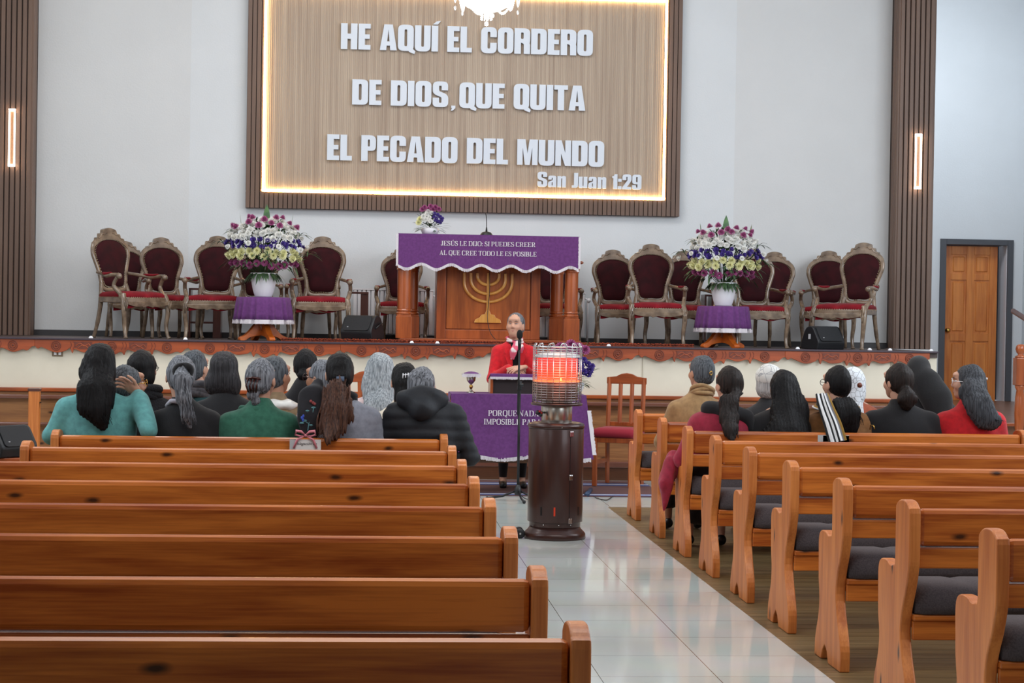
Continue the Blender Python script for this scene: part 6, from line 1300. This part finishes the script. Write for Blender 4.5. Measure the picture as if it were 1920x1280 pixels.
# right side, second row
I = person('person in a camel coat with a grey bun cap of hair and gold clip', 1316, 665, S2, 1302, .98, .45, 0, 0, 0, BEIGE, 'cap', HGD, SKIN2, seed=31, group=GR)
clip(I, [(.010*cos(a), -.124, .014*sin(a)-.0) for a in [2*pi*i/12 for i in range(12)]], GOLDM)
ring_scarf(I['root'], (I['lx'], .0, I['sh']+.05), .078, .078, .022, BEIGE, .35, 'turtleneck', 8)
def scarfmat(name, c1, c2, sc, p0=.012, p1=.05):
    m = bpy.data.materials.new(name); m.use_nodes = True; nt = m.node_tree; b = nt.nodes['Principled BSDF']; b.inputs['Roughness'].default_value = .8; N = nt.nodes.new; L_ = nt.links.new
    tc = N('ShaderNodeTexCoord'); v = N('ShaderNodeTexVoronoi'); v.feature = 'DISTANCE_TO_EDGE'; v.inputs['Scale'].default_value = sc; L_(tc.outputs['Object'], v.inputs['Vector']); r = N('ShaderNodeValToRGB'); e = r.color_ramp.elements; e[0].position = p0; e[1].position = p1; e[0].color = lin(c2); e[1].color = lin(c1)
    L_(v.outputs['Distance'], r.inputs[0]); L_(r.outputs[0], b.inputs['Base Color']); return m
WSC = scarfmat('white_line_scarf', (214, 214, 210), (150, 152, 156), 20)
I = person('person with pale grey hair under a white patterned head scarf', 1442, 684, S2, 1438, 1.1, .2, 0, 0, 0, BLK, 'bob', HPG, seed=32, group=GR)
sdf_obj('head_scarf', [I['E']((0, -.022, .040), (.095, .110, .098), .01), I['E'].carve((0, .14, -.03), (.09, .09, .11)), I['E'].carve((0, -.02, -.11), (.12, .14, .095), .01)], .0065, WSC, I['root'], lambda X, Y_, Z: .002*np.sin(60*X+40*Z+9*Y_))
I = person('person with a white patterned head scarf behind the striped scarf', 1603, 689, S2, 1618, 1.05, -.2, 0, 0, 0, cloth('rust_coat', (150, 76, 50)), 'none', HPG, seed=33, group=GR)
sdf_obj('head_scarf', [I['E']((0, -.022, .028), (.092, .108, .105), .01), I['E']((0, -.05, -.06), (.085, .08, .09), .04), ('c', tuple(I['Mh'] @ Vector((0, -.08, -.1))), (I['lx']+.02, -.12, I['sh']-.05), .06, .03, .03), I['E'].carve((0, .135, -.03), (.08, .08, .11))], .0065, scarfmat('white_floral_scarf', (214, 220, 226), (128, 128, 132), 26), I['root'], folds(5, .003))
I = person('person wearing a long black veil over head and back', 1726, 667, S2, 1738, 1.1, -.3, .12, 0, 0, BLK, 'none', HB, seed=34, group=GR)
vl = cloth('black_veil', (16, 16, 18)); L = I['root'].location
sdf_obj('veil', [I['E']((0, -.022, .028), (.088, .108, .106), .01), I['E']((0, -.05, -.05), (.080, .080, .08), .03), I['E'].carve((0, .14, -.03), (.08, .08, .12))]+chain([I['Mh'] @ Vector((0, -.06, -.05)), lp(L, 1742, 718, -.10), lp(L, 1756, 745, -.13), lp(L, 1764, 785, -.15)], [.07, .08, .088, .09], .05, (1, .6, 1)), .0095, vl, I['root'], folds(6, .006))
sdf_obj('veil_knot', [I['E']((.01, -.13, .0), (.03, .02, .02), .01), I['E']((.04, -.125, -.02), (.03, .016, .02), .01)], .006, vl, I['root'])
# ------------------------------------------------------------------ speaker
def speaker():
    Y0 = 17.13; Pt = at(966, 586, Y0); T = Pt.z; root = thing('person', 'person standing and speaking in a red blazer with a pink and white neck scarf', 'person', (Pt.x, Y0, 0), pi)
    sh = T-.285; Mh = tr(0, .035, T-.118) @ rot(-.32) @ rot(.10, 'X') @ Matrix.Scale(.96, 4); E = Frame(Mh); E.R = [list(r) for r in (rot(-.32) @ rot(.10, 'X')).to_3x3()]
    S = (.150, 0, sh-.07); El = (.198, .07, sh-.31); W = (.055, .29, 1.075)
    hd = head_prims(E, E.cap)
    pr = [('c', (0, 0, sh-.01), (0, .015, T-.19), .05, .048, .03), ('e', (0, 0, sh-.12), (.13, .085, .14), .05), ('e', (0, 0, sh-.32), (.11, .08, .16), .05), ('e', (0, 0, sh-.50), (.14, .10, .12), .05)]
    for s in (-1, 1): pr += [('c', (s*S[0], S[1], S[2]), (s*El[0], El[1], El[2]), .040, .034, .03), ('c', (s*El[0], El[1], El[2]), (s*W[0], W[1], W[2]), .033, .023, .02), ('c', (s*.08, 0, sh-.54), (s*.085, 0, .48), .078, .052, .04), ('c', (s*.085, 0, .48), (s*.085, -.01, .09), .050, .030, .02), ('c', (s*.085, -.01, .07), (s*.09, .10, .035), .028, .024, .02)]
    me = sdf_mesh(hd+pr, .0065)
    parts = [(me, Matrix.Identity(4)), (HAND, hand_at((W[0], W[1], W[2]), (-.8, .5, -.25), (-.3, -.4, -.85), 1)), (HAND, hand_at((-W[0]+.01, W[1]+.02, W[2]+.018), (.85, .35, -.15), (.2, -.4, -.9), -1))]
    bo = link('body', joined('body', parts, SKIN), SKIN, root, smooth=True)
    Mi = Mh; eyes(Mi, root, mat('brow', (84, 70, 64), .7))
    hm = hairm('speaker_grey', (66, 68, 74), (128, 130, 136))
    sdf_obj('hair', [E((0, -.022, .026), (.0805, .094, .097), .01), E((0, -.05, -.02), (.068, .058, .065), .03), E((0, -.10, .0), (.04, .035, .04), .02), E.carve((0, .122, -.040), (.080, .075, .100)), E.carve((0, .03, -.14), (.085, .12, .10)), E.carve((.09, .01, -.02), (.022, .030, .033)), E.carve((-.09, .01, -.02), (.022, .030, .033))], .006, hm, root, lambda X, Y_, Z: .0012*np.sin(300*X+3*Z+0*Y_), 2)
    cp_ = [('e', (0, 0, sh-.13), (.165, .112, .16), .06), ('e', (0, 0, sh-.32), (.150, .108, .18), .06), ('e', (0, 0, sh-.50), (.175, .125, .14), .06), ('c', (0, 0, sh-.015), (.125, 0, sh-.06), .056, .052, .04), ('c', (0, 0, sh-.015), (-.125, 0, sh-.06), .056, .052, .04), ('c', (0, 0, sh-.03), (0, -.005, sh+.035), .075, .062, .04)]
    for s in (-1, 1): cp_ += [('c', (s*S[0], S[1], S[2]), (s*El[0], El[1], El[2]), .055, .048, .04), ('c', (s*El[0], El[1], El[2]), (s*(W[0]+.02), W[1]-.035, W[2]), .051, .038, .02)]
    cp_ += [('-e', (0, .125, sh-.10), (.042, .05, .20), .01), ('-e', (0, .07, sh+.03), (.055, .07, .06), .01)]
    sdf_obj('blazer', cp_, .0085, cloth('red_blazer', (188, 14, 28)), root, folds(3, .004, 22), 2)
    sdf_obj('blouse', [('e', (0, .03, sh-.16), (.10, .072, .20), .04), ('c', (0, .02, sh-.03), (0, .02, sh+.0), .06, .055, .03)], .009, BLK, root)
    for s in (-1, 1):
        mb = MB(); mb.prism([(s*.022, sh-.24), (s*.03, sh-.06), (s*.05, sh+.01), (s*.09, sh-.03), (s*.105, sh-.075), (s*.085, sh-.085), (s*.095, sh-.10), (s*.06, sh-.20)], 'xz', 0, .008)
        mb.v = [(x, y+.128-.9*abs(x)**1.6-.12*max(0, z-(sh-.12)), z) for x, y, z in mb.v]; mb.build('lapel', cloth('red_blazer', (188, 14, 28)), root, bevel=.002)
    PKW = scarfmat('pink_white_scarf', (226, 214, 212), (206, 84, 108), 8, .10, .16)
    ring_scarf(root, (0, .015, sh+.045), .066, .066, .016, PKW, .3, 'neck_scarf', 2, lumps=2)
    sdf_obj('scarf_knot', [('e', (-.01, .10, sh+.01), (.022, .018, .020), .01)]+chain([(-.01, .105, sh+.01), (.025, .135, sh-.06), (.03, .14, sh-.13)], [.018, .032, .012], .01, (1, .45, 1))+chain([(-.01, .105, sh+.01), (-.05, .125, sh-.03), (-.06, .125, sh-.07)], [.018, .026, .01], .01, (1, .45, 1)), .006, PKW, root, lambda X, Y_, Z: .003*np.sin(150*X+30*Z+0*Y_))
    sdf_obj('skirt', [('e', (0, 0, sh-.52), (.16, .12, .12), .05), ('c', (-.05, 0, sh-.60), (-.07, 0, .45), .12, .11, .08), ('c', (.05, 0, sh-.60), (.07, 0, .45), .12, .11, .08)], .014, SKIRT, root, folds(8, .006))
    for s in (-1, 1): MB().tube([(s*.085, 0, .47), (s*.085, -.008, .30), (s*.085, -.01, .10)], [.056, .052, .034], 14).build('stocking', BLK, root, smooth=True)
    for s in (-1, 1): sdf_obj('shoe', [('c', (s*.085, -.03, .05), (s*.092, .12, .030), .036, .032, .02), ('c', (s*.085, -.035, .03), (s*.085, -.035, .012), .02, .014, .01), ('cut', (0, 0, .002), (0, 0, 1), .002)], .007, SHOE, root, None, 1)
speaker()
# ------------------------------------------------------------------ cards on the pew backs
def gift_card(x0, x1, y0, y1, Y, label, bow):
    a, b = at(x0, y1, Y), at(x1, y0, Y); t = thing('gift_card', label, 'card', ((a.x+b.x)/2, Y, b.z)); bz = .012; w2 = (b.x-a.x)/2; h_ = .10
    MB().box(-w2, -.002, -h_, w2, .002, 0).build('card', mat('white_card', (226, 224, 222), .6), t)
    MB().box(-w2, -.0025, -h_, -w2+.035, .0025, 0).build('card_edge', mat('grey_card', (186, 190, 192), .6), t)
    if bow:
        PK = mat('pink_ribbon', (214, 128, 140), .35)
        for s in (-1, 1):
            mb = MB(); mb.tube([(0, -.012, .026), (s*.024, -.018, .046), (s*.052, -.016, .050), (s*.057, -.014, .028), (s*.03, -.012, .020)], [.004, .008, .009, .008, .004], 8, closed=True, sx=1.0); mb.build('bow_loop', PK, t, smooth=True)
            mb = MB(); mb.tube([(s*.008, -.01, .020), (s*.045, -.012, .0), (s*.066, -.01, -.05)], [.004, .006, .005], 6, sx=1.2); mb.build('ribbon_tail', PK, t, smooth=True)
        MB().ball((0, -.014, .024), .009, 8, 6, (1, .7, 1)).build('bow_knot', PK, t, smooth=True)
        cu = bpy.data.curves.new('writing', 'FONT'); cu.body = 'Delegación de'; cu.size = .022; cu.shear = .5; cu.align_x = 'CENTER'; o = bpy.data.objects.new('c', cu); me = bpy.data.meshes.new_from_object(o); bpy.data.objects.remove(o)
        wr = link('handwriting', me, mat('ink', (60, 60, 66), .8), t); wr.location = (0, -.004, -.031); wr.rotation_euler = (pi/2, 0, 0)
gift_card(543, 602, 824, 836, 11.055-.027, 'white gift card with a pink ribbon bow on the left pew back', True)
gift_card(1533, 1592, 816, 830, 12.222, 'plain white card under the striped scarf on the right pew back', False)
